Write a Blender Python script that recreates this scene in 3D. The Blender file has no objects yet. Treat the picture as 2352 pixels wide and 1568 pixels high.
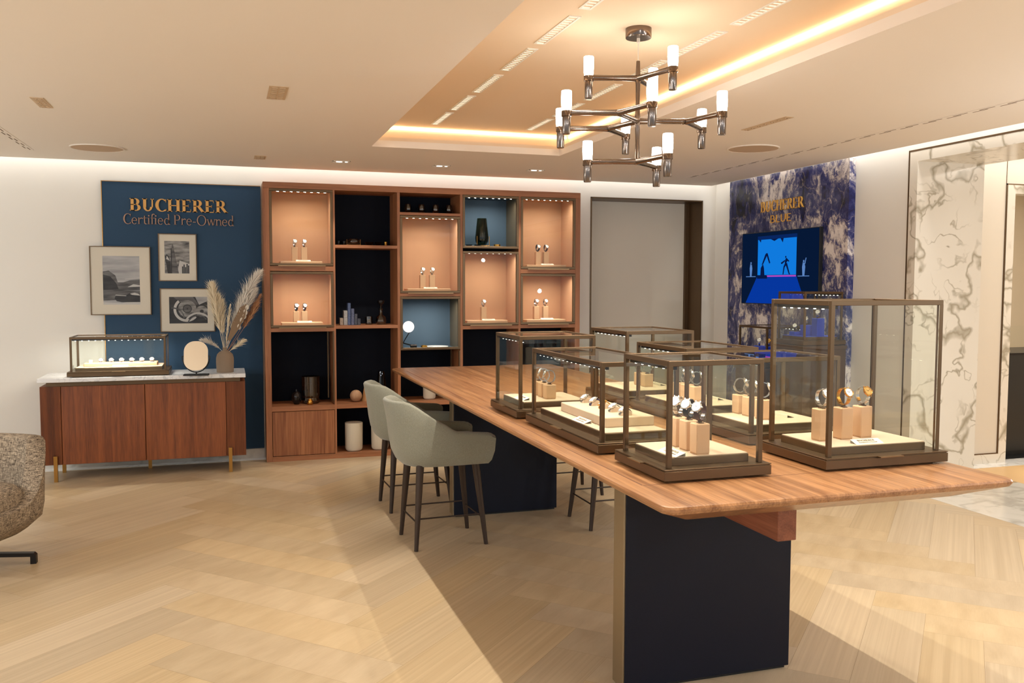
import bpy, math, random
from mathutils import Vector, Matrix
R = math.radians
rng = random.Random(7)
SC = bpy.context.scene
COL = SC.collection

# ---------------------------------------------------------------- camera
FPX = 2030.0
cd = bpy.data.cameras.new('camera'); cam = bpy.data.objects.new('camera', cd); COL.objects.link(cam)
cd.sensor_fit = 'HORIZONTAL'; cd.sensor_width = 36.0; cd.lens = FPX / 2352 * 36.0
cd.clip_start = 0.05; cd.clip_end = 60
Yd = Vector((522 - 1176, -(652 - 784), -FPX)).normalized()
X0 = Vector((1, -0.0024, 0)); Xd = (X0 - Yd * X0.dot(Yd)).normalized(); Zd = Xd.cross(Yd)
cam.matrix_world = Matrix(((Xd[0], Xd[1], Xd[2], 0), (Yd[0], Yd[1], Yd[2], 0), (Zd[0], Zd[1], Zd[2], 1.6), (0, 0, 0, 1)))
SC.camera = cam
# ---------------------------------------------------------------- world, exposure
w = bpy.data.worlds.new('world'); SC.world = w; w.use_nodes = True
w.node_tree.nodes['Background'].inputs[0].default_value = (.84, .91, 1.0, 1)
w.node_tree.nodes['Background'].inputs[1].default_value = .6
SC.view_settings.view_transform = 'Standard'; SC.view_settings.look = 'None'
SC.view_settings.exposure = 0.34; SC.view_settings.gamma = 1.0; SC.view_settings.use_curve_mapping = False
SC.cycles.max_bounces = 9; SC.cycles.diffuse_bounces = 4; SC.cycles.glossy_bounces = 5
SC.cycles.transmission_bounces = 6; SC.cycles.transparent_max_bounces = 40
SC.cycles.sample_clamp_indirect = 4.0; SC.cycles.caustics_reflective = False; SC.cycles.caustics_refractive = False
SC.cycles.use_denoising = True

WARM = (1, .80, .58); WARMW = (1, .93, .82); NEUT = (1, .97, .92)
ROW = 4.3      # watts of one linear fitting in the tray
def light(kind, name, loc, power, color, size=.1, sy=None, rot=(0, 0, 0), spread=None, parent=None, blend=.5, angle=60):
    d = bpy.data.lights.new(name, kind); d.energy = power; d.color = color
    if kind == 'AREA':
        d.size = size
        if sy is not None: d.shape = 'RECTANGLE'; d.size_y = sy
        if spread is not None: d.spread = R(spread)
    elif kind == 'SPOT':
        d.spot_size = R(angle); d.spot_blend = blend; d.shadow_soft_size = size
    else: d.shadow_soft_size = size
    o = bpy.data.objects.new(name, d); COL.objects.link(o); o.rotation_euler = rot
    if parent is not None:
        o.parent = parent; o.location = Vector(loc) - rootloc(parent)
    else: o.location = loc
    return o
def aim(o, target, world):
    o.rotation_euler = (Vector(target) - Vector(world)).to_track_quat('-Z', 'Y').to_euler()

# ---------------------------------------------------------------- helpers
def rootloc(o):
    while o.parent is not None: o = o.parent
    return o.location.copy()
def lin(c):
    return tuple((v / 255 / 12.92) if v / 255 <= .04045 else ((v / 255 + .055) / 1.055) ** 2.4 for v in c) + (1,)

class MB:
    def __init__(s): s.v = []; s.f = []; s.m = []; s.mi = 0; s.uv = {}; s.M = None
    def add(s, vs, fs):
        b = len(s.v)
        if s.M is not None: vs = [s.M @ Vector(p) for p in vs]
        s.v += [tuple(p) for p in vs]; s.f += [tuple(i + b for i in f) for f in fs]; s.m += [s.mi] * len(fs); return s
    def box(s, x0, y0, z0, x1, y1, z1, b=0):
        x0, x1 = min(x0, x1), max(x0, x1); y0, y1 = min(y0, y1), max(y0, y1); z0, z1 = min(z0, z1), max(z0, z1)
        if b <= 0:
            return s.add([(x0, y0, z0), (x1, y0, z0), (x1, y1, z0), (x0, y1, z0), (x0, y0, z1), (x1, y0, z1), (x1, y1, z1), (x0, y1, z1)],
                         [(0, 3, 2, 1), (4, 5, 6, 7), (0, 1, 5, 4), (1, 2, 6, 5), (2, 3, 7, 6), (3, 0, 4, 7)])
        b = min(b, (x1 - x0) * .45, (y1 - y0) * .45, (z1 - z0) * .45)
        lo = (x0, y0, z0); hi = (x1, y1, z1); vs = []; ix = {}
        for cx in (0, 1):
            for cy in (0, 1):
                for cz in (0, 1):
                    c = (cx, cy, cz)
                    for a in range(3):
                        p = [(lo[k] if c[k] == 0 else hi[k]) if k == a else (lo[k] + b if c[k] == 0 else hi[k] - b) for k in range(3)]
                        ix[(c, a)] = len(vs); vs.append(tuple(p))
        fs = []
        for a in range(3):
            o = [k for k in range(3) if k != a]
            for sd in (0, 1):
                q = []
                for u, v in ((0, 0), (1, 0), (1, 1), (0, 1)):
                    c = [0, 0, 0]; c[a] = sd; c[o[0]] = u; c[o[1]] = v; q.append(ix[(tuple(c), a)])
                if (sd == 0) == (a != 1): q.reverse()
                fs.append(tuple(q))
            for u in (0, 1):
                for v in (0, 1):
                    c0 = [0, 0, 0]; c1 = [0, 0, 0]; c1[a] = 1
                    for c in (c0, c1): c[o[0]] = u; c[o[1]] = v
                    c0, c1 = tuple(c0), tuple(c1)
                    fs.append((ix[(c0, o[0])], ix[(c1, o[0])], ix[(c1, o[1])], ix[(c0, o[1])]))
        for cx in (0, 1):
            for cy in (0, 1):
                for cz in (0, 1):
                    c = (cx, cy, cz); fs.append((ix[(c, 0)], ix[(c, 1)], ix[(c, 2)]))
        return s.add(vs, fs)
    def lathe(s, prof, c=(0, 0, 0), seg=24, ax='z'):
        vs = []; fs = []; n = len(prof)
        for k in range(seg):
            a = 2 * math.pi * k / seg
            for r, h in prof:
                p = (r * math.cos(a), r * math.sin(a), h)
                if ax == 'x': p = (p[2], p[0], p[1])
                elif ax == 'y': p = (p[1], p[2], p[0])
                vs.append((p[0] + c[0], p[1] + c[1], p[2] + c[2]))
        for k in range(seg):
            k2 = (k + 1) % seg
            for i in range(n - 1): fs.append((k * n + i, k2 * n + i, k2 * n + i + 1, k * n + i + 1))
        if prof[0] == prof[-1]: return s.add(vs, fs)
        if prof[0][0] > 1e-6: fs.append(tuple(k * n for k in range(seg))[::-1])
        if prof[-1][0] > 1e-6: fs.append(tuple(k * n + n - 1 for k in range(seg)))
        return s.add(vs, fs)
    def cyl(s, c, r, h, seg=20, ax='z', r2=None, b=0):
        r2 = r if r2 is None else r2
        pr = [(r - b, 0), (r, b), (r2, h - b), (r2 - b, h)] if b > 0 else [(r, 0), (r2, h)]
        return s.lathe(pr, c, seg, ax)
    def sphere(s, c, r, seg=20, rings=12, sz=1.0):
        pr = [(max(r * math.sin(math.pi * i / rings), 0 if 0 < i < rings else 0), -r * sz * math.cos(math.pi * i / rings)) for i in range(rings + 1)]
        return s.lathe([(max(a, 1e-5), h) for a, h in pr], c, seg)
    def tube(s, pts, r, seg=8, closed=False):
        pts = [Vector(p) for p in pts]; n = len(pts); rr = r if isinstance(r, (list, tuple)) else [r] * n
        vs = []; fs = []; up = None
        for i, p in enumerate(pts):
            if closed: t = (pts[(i + 1) % n] - pts[i - 1])
            else: t = pts[min(i + 1, n - 1)] - pts[max(i - 1, 0)]
            t.normalize()
            if up is None:
                up = Vector((0, 0, 1)) if abs(t.z) < .9 else Vector((1, 0, 0))
            a = t.cross(up); a.normalize(); b = a.cross(t); b.normalize(); up = b
            for k in range(seg):
                an = 2 * math.pi * k / seg; vs.append(p + a * math.cos(an) * rr[i] + b * math.sin(an) * rr[i])
        for i in range(n if closed else n - 1):
            j = (i + 1) % n
            for k in range(seg): fs.append((i * seg + k, i * seg + (k + 1) % seg, j * seg + (k + 1) % seg, j * seg + k))
        if not closed: fs.append(tuple(range(seg))[::-1]); fs.append(tuple((n - 1) * seg + k for k in range(seg)))
        return s.add(vs, fs)
    def prism(s, poly, a, b, ax='z'):
        n = len(poly)
        def P(p, h): return (p[0], p[1], h) if ax == 'z' else ((p[0], h, p[1]) if ax == 'y' else (h, p[0], p[1]))
        vs = [P(p, a) for p in poly] + [P(p, b) for p in poly]
        fs = [tuple(range(n))[::-1], tuple(range(n, 2 * n))] + [(i, (i + 1) % n, (i + 1) % n + n, i + n) for i in range(n)]
        return s.add(vs, fs)
    def strip(s, A, B, a, b):
        # extruded quad strip between two polylines in x,z; a..b along y
        for i in range(len(A) - 1): s.prism([A[i], A[i + 1], B[i + 1], B[i]], a, b, 'y')
        return s
    def grid(s, rows, cu=False, cv=False):
        n = len(rows); m = len(rows[0]); fs = []
        for i in range(n if cu else n - 1):
            for j in range(m if cv else m - 1):
                fs.append((i * m + j, i * m + (j + 1) % m, ((i + 1) % n) * m + (j + 1) % m, ((i + 1) % n) * m + j))
        return s.add([p for r in rows for p in r], fs)

def obj(name, mb, mats, parent=None, local=False, smooth=35, fix=True):
    me = bpy.data.meshes.new(name)
    off = Vector((0, 0, 0))
    if parent is not None and not local: off = rootloc(parent)
    me.from_pydata([Vector(p) - off for p in mb.v], [], mb.f)
    if not isinstance(mats, (list, tuple)): mats = [mats]
    for m in mats: me.materials.append(m)
    if len(mats) > 1:
        for p, i in zip(me.polygons, mb.m): p.material_index = i
    if fix:
        import bmesh
        bm = bmesh.new(); bm.from_mesh(me); bmesh.ops.recalc_face_normals(bm, faces=bm.faces); bm.to_mesh(me); bm.free()
    if smooth:
        for p in me.polygons: p.use_smooth = True
        me.set_sharp_from_angle(angle=R(smooth))
    me.update()
    o = bpy.data.objects.new(name, me); COL.objects.link(o)
    if parent is not None: o.parent = parent
    return o
def tag(o, label=None, cat=None, group=None, kind=None):
    if label: o['label'] = label
    if cat: o['category'] = cat
    if group: o['group'] = group
    if kind: o['kind'] = kind
    return o
def thing(name, label, cat, loc=(0, 0, 0), rz=0, group=None):
    o = bpy.data.objects.new(name, None); COL.objects.link(o); o.empty_display_size = .05
    o.location = loc; o.rotation_euler = (0, 0, rz); return tag(o, label, cat, group)
def solo(name, mb, mats, label, cat, loc, group=None, smooth=35, local=False):
    """a thing that is one mesh, origin at loc"""
    if not local: mb.v = [tuple(Vector(p) - Vector(loc)) for p in mb.v]
    o = obj(name, mb, mats, smooth=smooth); o.location = loc; return tag(o, label, cat, group)
def struct(name, mb, mats, smooth=0, parent=None):
    o = obj(name, mb, mats, parent, smooth=smooth)
    if parent is None: o['kind'] = 'structure'
    return o
def copy_tree(o, parent=None):
    c = o.copy(); COL.objects.link(c); c.parent = parent
    for ch in o.children: copy_tree(ch, c)
    return c
def dup(root, loc, rz, label, group=None):
    c = copy_tree(root); c.location = loc; c.rotation_euler = (0, 0, rz); c['label'] = label
    if group: c['group'] = group
    elif 'group' in c: del c['group']
    return c

# ---------------------------------------------------------------- materials
def nt(name):
    m = bpy.data.materials.new(name); m.use_nodes = True; t = m.node_tree
    return m, t, t.nodes['Principled BSDF']
def mat(name, c, rough=.5, metal=0, spec=.5, emit=None, es=0, bump=0, bs=80, coat=0, noise=0, ns=3, sheen=0):
    m, t, b = nt(name); b.inputs['Base Color'].default_value = lin(c); b.inputs['Roughness'].default_value = rough
    b.inputs['Metallic'].default_value = metal; b.inputs['Specular IOR Level'].default_value = spec
    b.inputs['Coat Weight'].default_value = coat; b.inputs['Sheen Weight'].default_value = sheen
    if emit: b.inputs['Emission Color'].default_value = lin(emit); b.inputs['Emission Strength'].default_value = es
    tc = t.nodes.new('ShaderNodeTexCoord')
    if bump:
        n = t.nodes.new('ShaderNodeTexNoise'); n.inputs['Scale'].default_value = bs; n.inputs['Detail'].default_value = 3
        bp = t.nodes.new('ShaderNodeBump'); bp.inputs['Strength'].default_value = bump; bp.inputs['Distance'].default_value = .002
        t.links.new(tc.outputs['Object'], n.inputs['Vector']); t.links.new(n.outputs['Fac'], bp.inputs['Height']); t.links.new(bp.outputs[0], b.inputs['Normal'])
    if noise:
        n = t.nodes.new('ShaderNodeTexNoise'); n.inputs['Scale'].default_value = ns; n.inputs['Detail'].default_value = 4
        h = t.nodes.new('ShaderNodeHueSaturation'); mr = t.nodes.new('ShaderNodeMapRange')
        mr.inputs['To Min'].default_value = 1 - noise; mr.inputs['To Max'].default_value = 1 + noise
        h.inputs['Color'].default_value = lin(c)
        t.links.new(tc.outputs['Object'], n.inputs['Vector']); t.links.new(n.outputs['Fac'], mr.inputs['Value'])
        t.links.new(mr.outputs[0], h.inputs['Value']); t.links.new(h.outputs[0], b.inputs['Base Color'])
    return m
def wood(name, c1, c2, ax='z', rough=.4, fine=90, coarse=6, coat=0, c3=None):
    m, t, b = nt(name); L = t.links.new
    tc = t.nodes.new('ShaderNodeTexCoord')
    def mp(sc):
        q = t.nodes.new('ShaderNodeMapping'); v = [sc, sc, sc]; v['xyz'.index(ax)] = sc * .035; q.inputs['Scale'].default_value = v
        L(tc.outputs['Object'], q.inputs['Vector']); return q
    n1 = t.nodes.new('ShaderNodeTexNoise'); n1.inputs['Scale'].default_value = 1; n1.inputs['Detail'].default_value = 5; n1.inputs['Distortion'].default_value = .6
    L(mp(coarse * 3).outputs[0], n1.inputs['Vector'])
    n2 = t.nodes.new('ShaderNodeTexNoise'); n2.inputs['Scale'].default_value = 1; n2.inputs['Detail'].default_value = 3
    L(mp(fine * 2).outputs[0], n2.inputs['Vector'])
    mx = t.nodes.new('ShaderNodeMath'); mx.operation = 'MULTIPLY_ADD'; mx.inputs[1].default_value = .45
    L(n2.outputs['Fac'], mx.inputs[0]); 
    m2 = t.nodes.new('ShaderNodeMath'); m2.operation = 'MULTIPLY'; m2.inputs[1].default_value = .6; L(n1.outputs['Fac'], m2.inputs[0]); L(m2.outputs[0], mx.inputs[2])
    cr = t.nodes.new('ShaderNodeValToRGB'); cr.color_ramp.elements[0].position = .36; cr.color_ramp.elements[1].position = .68
    cr.color_ramp.elements[0].color = lin(c1); cr.color_ramp.elements[1].color = lin(c2)
    L(mx.outputs[0], cr.inputs[0]); L(cr.outputs[0], b.inputs['Base Color'])
    b.inputs['Roughness'].default_value = rough; b.inputs['Coat Weight'].default_value = coat; b.inputs['Coat Roughness'].default_value = .12
    bp = t.nodes.new('ShaderNodeBump'); bp.inputs['Strength'].default_value = .15; bp.inputs['Distance'].default_value = .001
    L(n2.outputs['Fac'], bp.inputs['Height']); L(bp.outputs[0], b.inputs['Normal'])
    return m
def glass(name, tint=(250, 252, 250), ior=1.45, gloss=(255, 255, 255)):
    m = bpy.data.materials.new(name); m.use_nodes = True; t = m.node_tree; t.nodes.remove(t.nodes['Principled BSDF'])
    out = t.nodes['Material Output']; tr = t.nodes.new('ShaderNodeBsdfTransparent'); tr.inputs[0].default_value = lin(tint)
    g = t.nodes.new('ShaderNodeBsdfGlossy'); g.inputs['Roughness'].default_value = 0.0; g.inputs['Color'].default_value = lin(gloss)
    f = t.nodes.new('ShaderNodeFresnel'); f.inputs[0].default_value = ior
    # front faces only carry the reflection, so both sides of a pane behave alike
    mx = t.nodes.new('ShaderNodeMixShader'); ge = t.nodes.new('ShaderNodeNewGeometry')
    mu = t.nodes.new('ShaderNodeMath'); mu.operation = 'MULTIPLY'; inv = t.nodes.new('ShaderNodeMath'); inv.operation = 'SUBTRACT'; inv.inputs[0].default_value = 1
    t.links.new(ge.outputs['Backfacing'], inv.inputs[1]); t.links.new(inv.outputs[0], mu.inputs[0]); t.links.new(f.outputs[0], mu.inputs[1])
    t.links.new(mu.outputs[0], mx.inputs[0]); t.links.new(tr.outputs[0], mx.inputs[1]); t.links.new(g.outputs[0], mx.inputs[2]); t.links.new(mx.outputs[0], out.inputs[0])
    return m
def emis(name, c, s):
    m = bpy.data.materials.new(name); m.use_nodes = True; t = m.node_tree; t.nodes.remove(t.nodes['Principled BSDF'])
    e = t.nodes.new('ShaderNodeEmission'); e.inputs[0].default_value = lin(c); e.inputs[1].default_value = s
    t.links.new(e.outputs[0], t.nodes['Material Output'].inputs[0]); return m
def marble(name, base, vein, scale=1.0, amt=.05, rough=.25, warp=1.2, base2=None):
    m, t, b = nt(name); L = t.links.new; tc = t.nodes.new('ShaderNodeTexCoord')
    w1 = t.nodes.new('ShaderNodeTexNoise'); w1.inputs['Scale'].default_value = scale * 1.3; w1.inputs['Detail'].default_value = 4
    L(tc.outputs['Object'], w1.inputs['Vector'])
    va = t.nodes.new('ShaderNodeVectorMath'); va.operation = 'MULTIPLY_ADD'; va.inputs[1].default_value = (warp,) * 3
    L(w1.outputs['Color'], va.inputs[0]); L(tc.outputs['Object'], va.inputs[2])
    def ridge(sc, wd):
        v = t.nodes.new('ShaderNodeTexNoise'); v.inputs['Scale'].default_value = sc; v.inputs['Detail'].default_value = 2.5; L(va.outputs[0], v.inputs['Vector'])
        s1 = t.nodes.new('ShaderNodeMath'); s1.operation = 'SUBTRACT'; s1.inputs[1].default_value = .5; L(v.outputs['Fac'], s1.inputs[0])
        ab = t.nodes.new('ShaderNodeMath'); ab.operation = 'ABSOLUTE'; L(s1.outputs[0], ab.inputs[0])
        mr = t.nodes.new('ShaderNodeMapRange'); mr.inputs['From Min'].default_value = 0; mr.inputs['From Max'].default_value = wd
        mr.inputs['To Min'].default_value = 1; mr.inputs['To Max'].default_value = 0; L(ab.outputs[0], mr.inputs['Value']); return mr
    r1 = ridge(scale * 1.1, amt * .30); r2 = ridge(scale * 2.7, amt * .30)
    n3 = t.nodes.new('ShaderNodeTexNoise'); n3.inputs['Scale'].default_value = scale * 1.5; L(tc.outputs['Object'], n3.inputs['Vector'])
    mk = t.nodes.new('ShaderNodeMapRange'); mk.inputs['From Min'].default_value = .42; mk.inputs['From Max'].default_value = .62; L(n3.outputs['Fac'], mk.inputs['Value'])
    mu = t.nodes.new('ShaderNodeMath'); mu.operation = 'MULTIPLY'; L(r2.outputs[0], mu.inputs[0]); L(mk.outputs[0], mu.inputs[1])
    mm = t.nodes.new('ShaderNodeMath'); mm.operation = 'MAXIMUM'; L(r1.outputs[0], mm.inputs[0]); L(mu.outputs[0], mm.inputs[1])
    hz = t.nodes.new('ShaderNodeMix'); hz.data_type = 'RGBA'; hz.inputs['A'].default_value = lin(base); hz.inputs['B'].default_value = lin(base2 or base); L(w1.outputs['Fac'], hz.inputs['Factor'])
    mx = t.nodes.new('ShaderNodeMix'); mx.data_type = 'RGBA'; mx.inputs['B'].default_value = lin(vein)
    L(hz.outputs['Result'], mx.inputs['A']); 
    m8 = t.nodes.new('ShaderNodeMath'); m8.operation = 'MULTIPLY'; m8.inputs[1].default_value = .75; L(mm.outputs[0], m8.inputs[0])
    L(m8.outputs[0], mx.inputs['Factor']); L(mx.outputs['Result'], b.inputs['Base Color'])
    b.inputs['Roughness'].default_value = rough; return m
def blue_marble():
    m, t, b = nt('blue_marble'); L = t.links.new; tc = t.nodes.new('ShaderNodeTexCoord')
    mp = t.nodes.new('ShaderNodeMapping'); mp.inputs['Rotation'].default_value = (R(25), 0, 0); mp.inputs['Scale'].default_value = (1, 1.3, .8); L(tc.outputs['Object'], mp.inputs[0])
    w1 = t.nodes.new('ShaderNodeTexNoise'); w1.inputs['Scale'].default_value = 3.2; w1.inputs['Detail'].default_value = 5; L(mp.outputs[0], w1.inputs['Vector'])
    va = t.nodes.new('ShaderNodeVectorMath'); va.operation = 'MULTIPLY_ADD'; va.inputs[1].default_value = (.55,) * 3; L(w1.outputs['Color'], va.inputs[0]); L(mp.outputs[0], va.inputs[2])
    n = t.nodes.new('ShaderNodeTexNoise'); n.inputs['Scale'].default_value = 2.6; n.inputs['Detail'].default_value = 10; n.inputs['Roughness'].default_value = .74; L(va.outputs[0], n.inputs['Vector'])
    cr = t.nodes.new('ShaderNodeValToRGB'); e = cr.color_ramp.elements
    e[0].position = .36; e[0].color = lin((14, 14, 30)); e[1].position = .72; e[1].color = lin((240, 232, 228))
    for p, c in ((.45, (28, 36, 96)), (.50, (60, 66, 120)), (.53, (100, 100, 134)), (.558, (180, 172, 176)), (.60, (236, 230, 228))):
        k = e.new(p); k.color = lin(c)
    L(n.outputs['Fac'], cr.inputs[0])
    v = t.nodes.new('ShaderNodeTexVoronoi'); v.feature = 'DISTANCE_TO_EDGE'; v.inputs['Scale'].default_value = 4.5; L(va.outputs[0], v.inputs['Vector'])
    mr = t.nodes.new('ShaderNodeMapRange'); mr.inputs['From Min'].default_value = 0; mr.inputs['From Max'].default_value = .03; mr.inputs['To Min'].default_value = .25; mr.inputs['To Max'].default_value = 0; L(v.outputs['Distance'], mr.inputs['Value'])
    mx = t.nodes.new('ShaderNodeMix'); mx.data_type = 'RGBA'; mx.inputs['B'].default_value = lin((228, 214, 205)); L(cr.outputs[0], mx.inputs['A']); L(mr.outputs[0], mx.inputs['Factor'])
    L(mx.outputs['Result'], b.inputs['Base Color']); b.inputs['Roughness'].default_value = .22; return m
def floor_wood():
    m, t, b = nt('oak_herringbone'); L = t.links.new
    uv = t.nodes.new('ShaderNodeUVMap'); at = t.nodes.new('ShaderNodeAttribute'); at.attribute_name = 'plank'
    mp = t.nodes.new('ShaderNodeMapping'); mp.inputs['Scale'].default_value = (.8, 14, 1); L(uv.outputs[0], mp.inputs[0])
    cb = t.nodes.new('ShaderNodeVectorMath'); cb.operation = 'MULTIPLY'; cb.inputs[1].default_value = (7, 13, 19); L(at.outputs['Color'], cb.inputs[0])
    ad = t.nodes.new('ShaderNodeVectorMath'); ad.operation = 'ADD'; L(mp.outputs[0], ad.inputs[0]); L(cb.outputs[0], ad.inputs[1])
    n = t.nodes.new('ShaderNodeTexNoise'); n.inputs['Scale'].default_value = 1.0; n.inputs['Detail'].default_value = 6; n.inputs['Distortion'].default_value = .35; L(ad.outputs[0], n.inputs['Vector'])
    mp2 = t.nodes.new('ShaderNodeMapping'); mp2.inputs['Scale'].default_value = (4, 190, 1); L(uv.outputs[0], mp2.inputs[0])
    n2 = t.nodes.new('ShaderNodeTexNoise'); n2.inputs['Scale'].default_value = 1.0; n2.inputs['Detail'].default_value = 3; L(mp2.outputs[0], n2.inputs['Vector'])
    cr = t.nodes.new('ShaderNodeValToRGB'); cr.color_ramp.elements[0].position = .25; cr.color_ramp.elements[1].position = .75
    cr.color_ramp.elements[0].color = lin((184, 160, 126)); cr.color_ramp.elements[1].color = lin((210, 188, 154))
    ma = t.nodes.new('ShaderNodeMath'); ma.operation = 'MULTIPLY_ADD'; ma.inputs[1].default_value = .22; L(n2.outputs['Fac'], ma.inputs[0])
    mb_ = t.nodes.new('ShaderNodeMath'); mb_.operation = 'MULTIPLY'; mb_.inputs[1].default_value = .78; L(n.outputs['Fac'], mb_.inputs[0]); L(mb_.outputs[0], ma.inputs[2]); L(ma.outputs[0], cr.inputs[0])
    h = t.nodes.new('ShaderNodeHueSaturation'); L(cr.outputs[0], h.inputs['Color'])
    sp = t.nodes.new('ShaderNodeSeparateColor'); L(at.outputs['Color'], sp.inputs[0])
    mr = t.nodes.new('ShaderNodeMapRange'); mr.inputs['To Min'].default_value = .88; mr.inputs['To Max'].default_value = 1.06; L(sp.outputs[0], mr.inputs['Value']); L(mr.outputs[0], h.inputs['Value'])
    mr2 = t.nodes.new('ShaderNodeMapRange'); mr2.inputs['To Min'].default_value = .92; mr2.inputs['To Max'].default_value = 1.1; L(sp.outputs[1], mr2.inputs['Value']); L(mr2.outputs[0], h.inputs['Saturation'])
    L(h.outputs[0], b.inputs['Base Color']); b.inputs['Roughness'].default_value = .38; b.inputs['Specular IOR Level'].default_value = .4
    return m
def fabric(name, c1, c2, sc=420, rough=.9, stretch=(1, 1, 1), bump=.4, sheen=.3):
    m, t, b = nt(name); L = t.links.new; tc = t.nodes.new('ShaderNodeTexCoord')
    mp = t.nodes.new('ShaderNodeMapping'); mp.inputs['Scale'].default_value = stretch; L(tc.outputs['Object'], mp.inputs[0])
    n = t.nodes.new('ShaderNodeTexNoise'); n.inputs['Scale'].default_value = sc; n.inputs['Detail'].default_value = 2; L(mp.outputs[0], n.inputs['Vector'])
    cr = t.nodes.new('ShaderNodeValToRGB'); cr.color_ramp.elements[0].position = .38; cr.color_ramp.elements[1].position = .62
    cr.color_ramp.elements[0].color = lin(c1); cr.color_ramp.elements[1].color = lin(c2)
    L(n.outputs['Fac'], cr.inputs[0]); L(cr.outputs[0], b.inputs['Base Color']); b.inputs['Roughness'].default_value = rough; b.inputs['Sheen Weight'].default_value = sheen
    bp = t.nodes.new('ShaderNodeBump'); bp.inputs['Strength'].default_value = bump; bp.inputs['Distance'].default_value = .001; L(n.outputs['Fac'], bp.inputs['Height']); L(bp.outputs[0], b.inputs['Normal'])
    return m
def tweed():
    m, t, b = nt('tweed'); L = t.links.new; tc = t.nodes.new('ShaderNodeTexCoord')
    outs = []
    for s in ((60, 60, 420), (420, 420, 60)):
        mp = t.nodes.new('ShaderNodeMapping'); mp.inputs['Scale'].default_value = s; L(tc.outputs['Object'], mp.inputs[0])
        n = t.nodes.new('ShaderNodeTexNoise'); n.inputs['Scale'].default_value = .55; n.inputs['Detail'].default_value = 3; n.inputs['Roughness'].default_value = .7; L(mp.outputs[0], n.inputs['Vector']); outs.append(n)
    ad = t.nodes.new('ShaderNodeMath'); ad.operation = 'ADD'; L(outs[0].outputs['Fac'], ad.inputs[0]); L(outs[1].outputs['Fac'], ad.inputs[1])
    cr = t.nodes.new('ShaderNodeValToRGB'); cr.color_ramp.elements[0].position = .40; cr.color_ramp.elements[1].position = .62
    cr.color_ramp.elements[0].color = lin((62, 50, 40)); cr.color_ramp.elements[1].color = lin((196, 176, 150))
    hf = t.nodes.new('ShaderNodeMath'); hf.operation = 'MULTIPLY'; hf.inputs[1].default_value = .5; L(ad.outputs[0], hf.inputs[0]); L(hf.outputs[0], cr.inputs[0])
    L(cr.outputs[0], b.inputs['Base Color']); b.inputs['Roughness'].default_value = .95
    bp = t.nodes.new('ShaderNodeBump'); bp.inputs['Strength'].default_value = .5; bp.inputs['Distance'].default_value = .002; L(hf.outputs[0], bp.inputs['Height']); L(bp.outputs[0], b.inputs['Normal'])
    return m

M_wall = mat('plaster_wall', (228, 224, 216), .85, noise=.02, ns=1.5)
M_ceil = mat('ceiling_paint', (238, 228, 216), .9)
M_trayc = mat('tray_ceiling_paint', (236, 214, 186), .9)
M_fab = mat('wall_fabric_panel', (214, 204, 188), .8, bump=.2, bs=300)
M_wmarb = marble('white_marble', (216, 208, 194), (132, 120, 92), 1.7, .075, .18, .42, (228, 222, 210))
M_fmarb = marble('floor_marble', (212, 206, 194), (178, 172, 160), 1.4, .2, .2, .8, (224, 220, 210))
M_tmarb = marble('carrara_top', (228, 228, 228), (188, 190, 194), 4, .12, .2, .6, (240, 240, 240))
M_bmarb = blue_marble(); M_border = marble('border_marble', (232, 230, 224), (200, 198, 192), 2, .1, .25, .6, (240, 238, 234))
M_floor = floor_wood()
M_blue = mat('navy_panel', (28, 63, 92), .75, bump=.15, bs=500)
M_navyb = mat('dark_navy_back', (10, 15, 26), .8, spec=.2)
M_boxblue = mat('slate_blue_lining', (70, 92, 110), .75)
M_walV = wood('walnut_upright', (134, 84, 52), (180, 120, 80), 'z', .5)
M_walH = wood('walnut_rail', (134, 84, 52), (180, 120, 80), 'x', .5)
M_walL = wood('walnut_light_door', (122, 68, 38), (172, 112, 70), 'z', .45, 60, 9)
M_tab = wood('table_walnut', (122, 78, 46), (184, 134, 90), 'y', .3, 70, 9, .1)
M_side = wood('sideboard_wood', (98, 46, 14), (150, 82, 36), 'z', .5, 120, 7)
M_bronze = mat('bronze', (102, 81, 58), .36, .75)
M_bronze2 = mat('bronze_polished', (150, 120, 84), .28, .9)
M_brass = mat('brushed_brass', (172, 128, 66), .32, .95)
M_gold = mat('gold_leaf', (214, 158, 70), .25, 1)
M_signgold = mat('sign_gold', (214, 162, 88), .5, .1)
M_signlit = mat('sign_gold_brightened', (250, 196, 96), .45, 0)  # sign gold with brightness painted in, for letters standing in shade
M_dark = mat('dark_metal', (38, 33, 30), .4, .6)
M_bnickel = mat('black_nickel', (122, 108, 98), .16, 1)
M_black = mat('black', (12, 12, 13), .5)
M_cream = mat('cream_suede', (200, 174, 146), .95, bump=.2, bs=600, sheen=.2)
M_creamblk = mat('tan_leather', (204, 164, 126), .7, bump=.15, bs=400)
M_boxcream = mat('box_lining', (188, 142, 106), .9, bump=.15, bs=500)
M_glass = glass('clear_glass', (253, 254, 252), 1.42); M_glassg = glass('glass_edge', (214, 236, 222))
M_pglass = glass('picture_glass', (250, 250, 250), 1.2); M_smoke = glass('smoked_glass', (196, 190, 182), 2.1); M_green = glass('green_glass', (150, 170, 158), 1.5); M_gdark = glass('dark_glass', (70, 66, 64), 1.5)
M_steel = mat('steel', (225, 225, 228), .12, 1)
M_dial = mat('watch_dial_white', (252, 251, 248), .42, spec=.9, coat=.8)
M_dialg = mat('watch_dial_gold', (222, 178, 100), .3, .6)
M_blkl = mat('black_leather', (20, 20, 24), .5); M_brnl = mat('brown_leather', (64, 34, 22), .5); M_navl = mat('navy_leather', (24, 40, 84), .5); M_tanl = mat('tan_strap', (150, 84, 40), .5)
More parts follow.
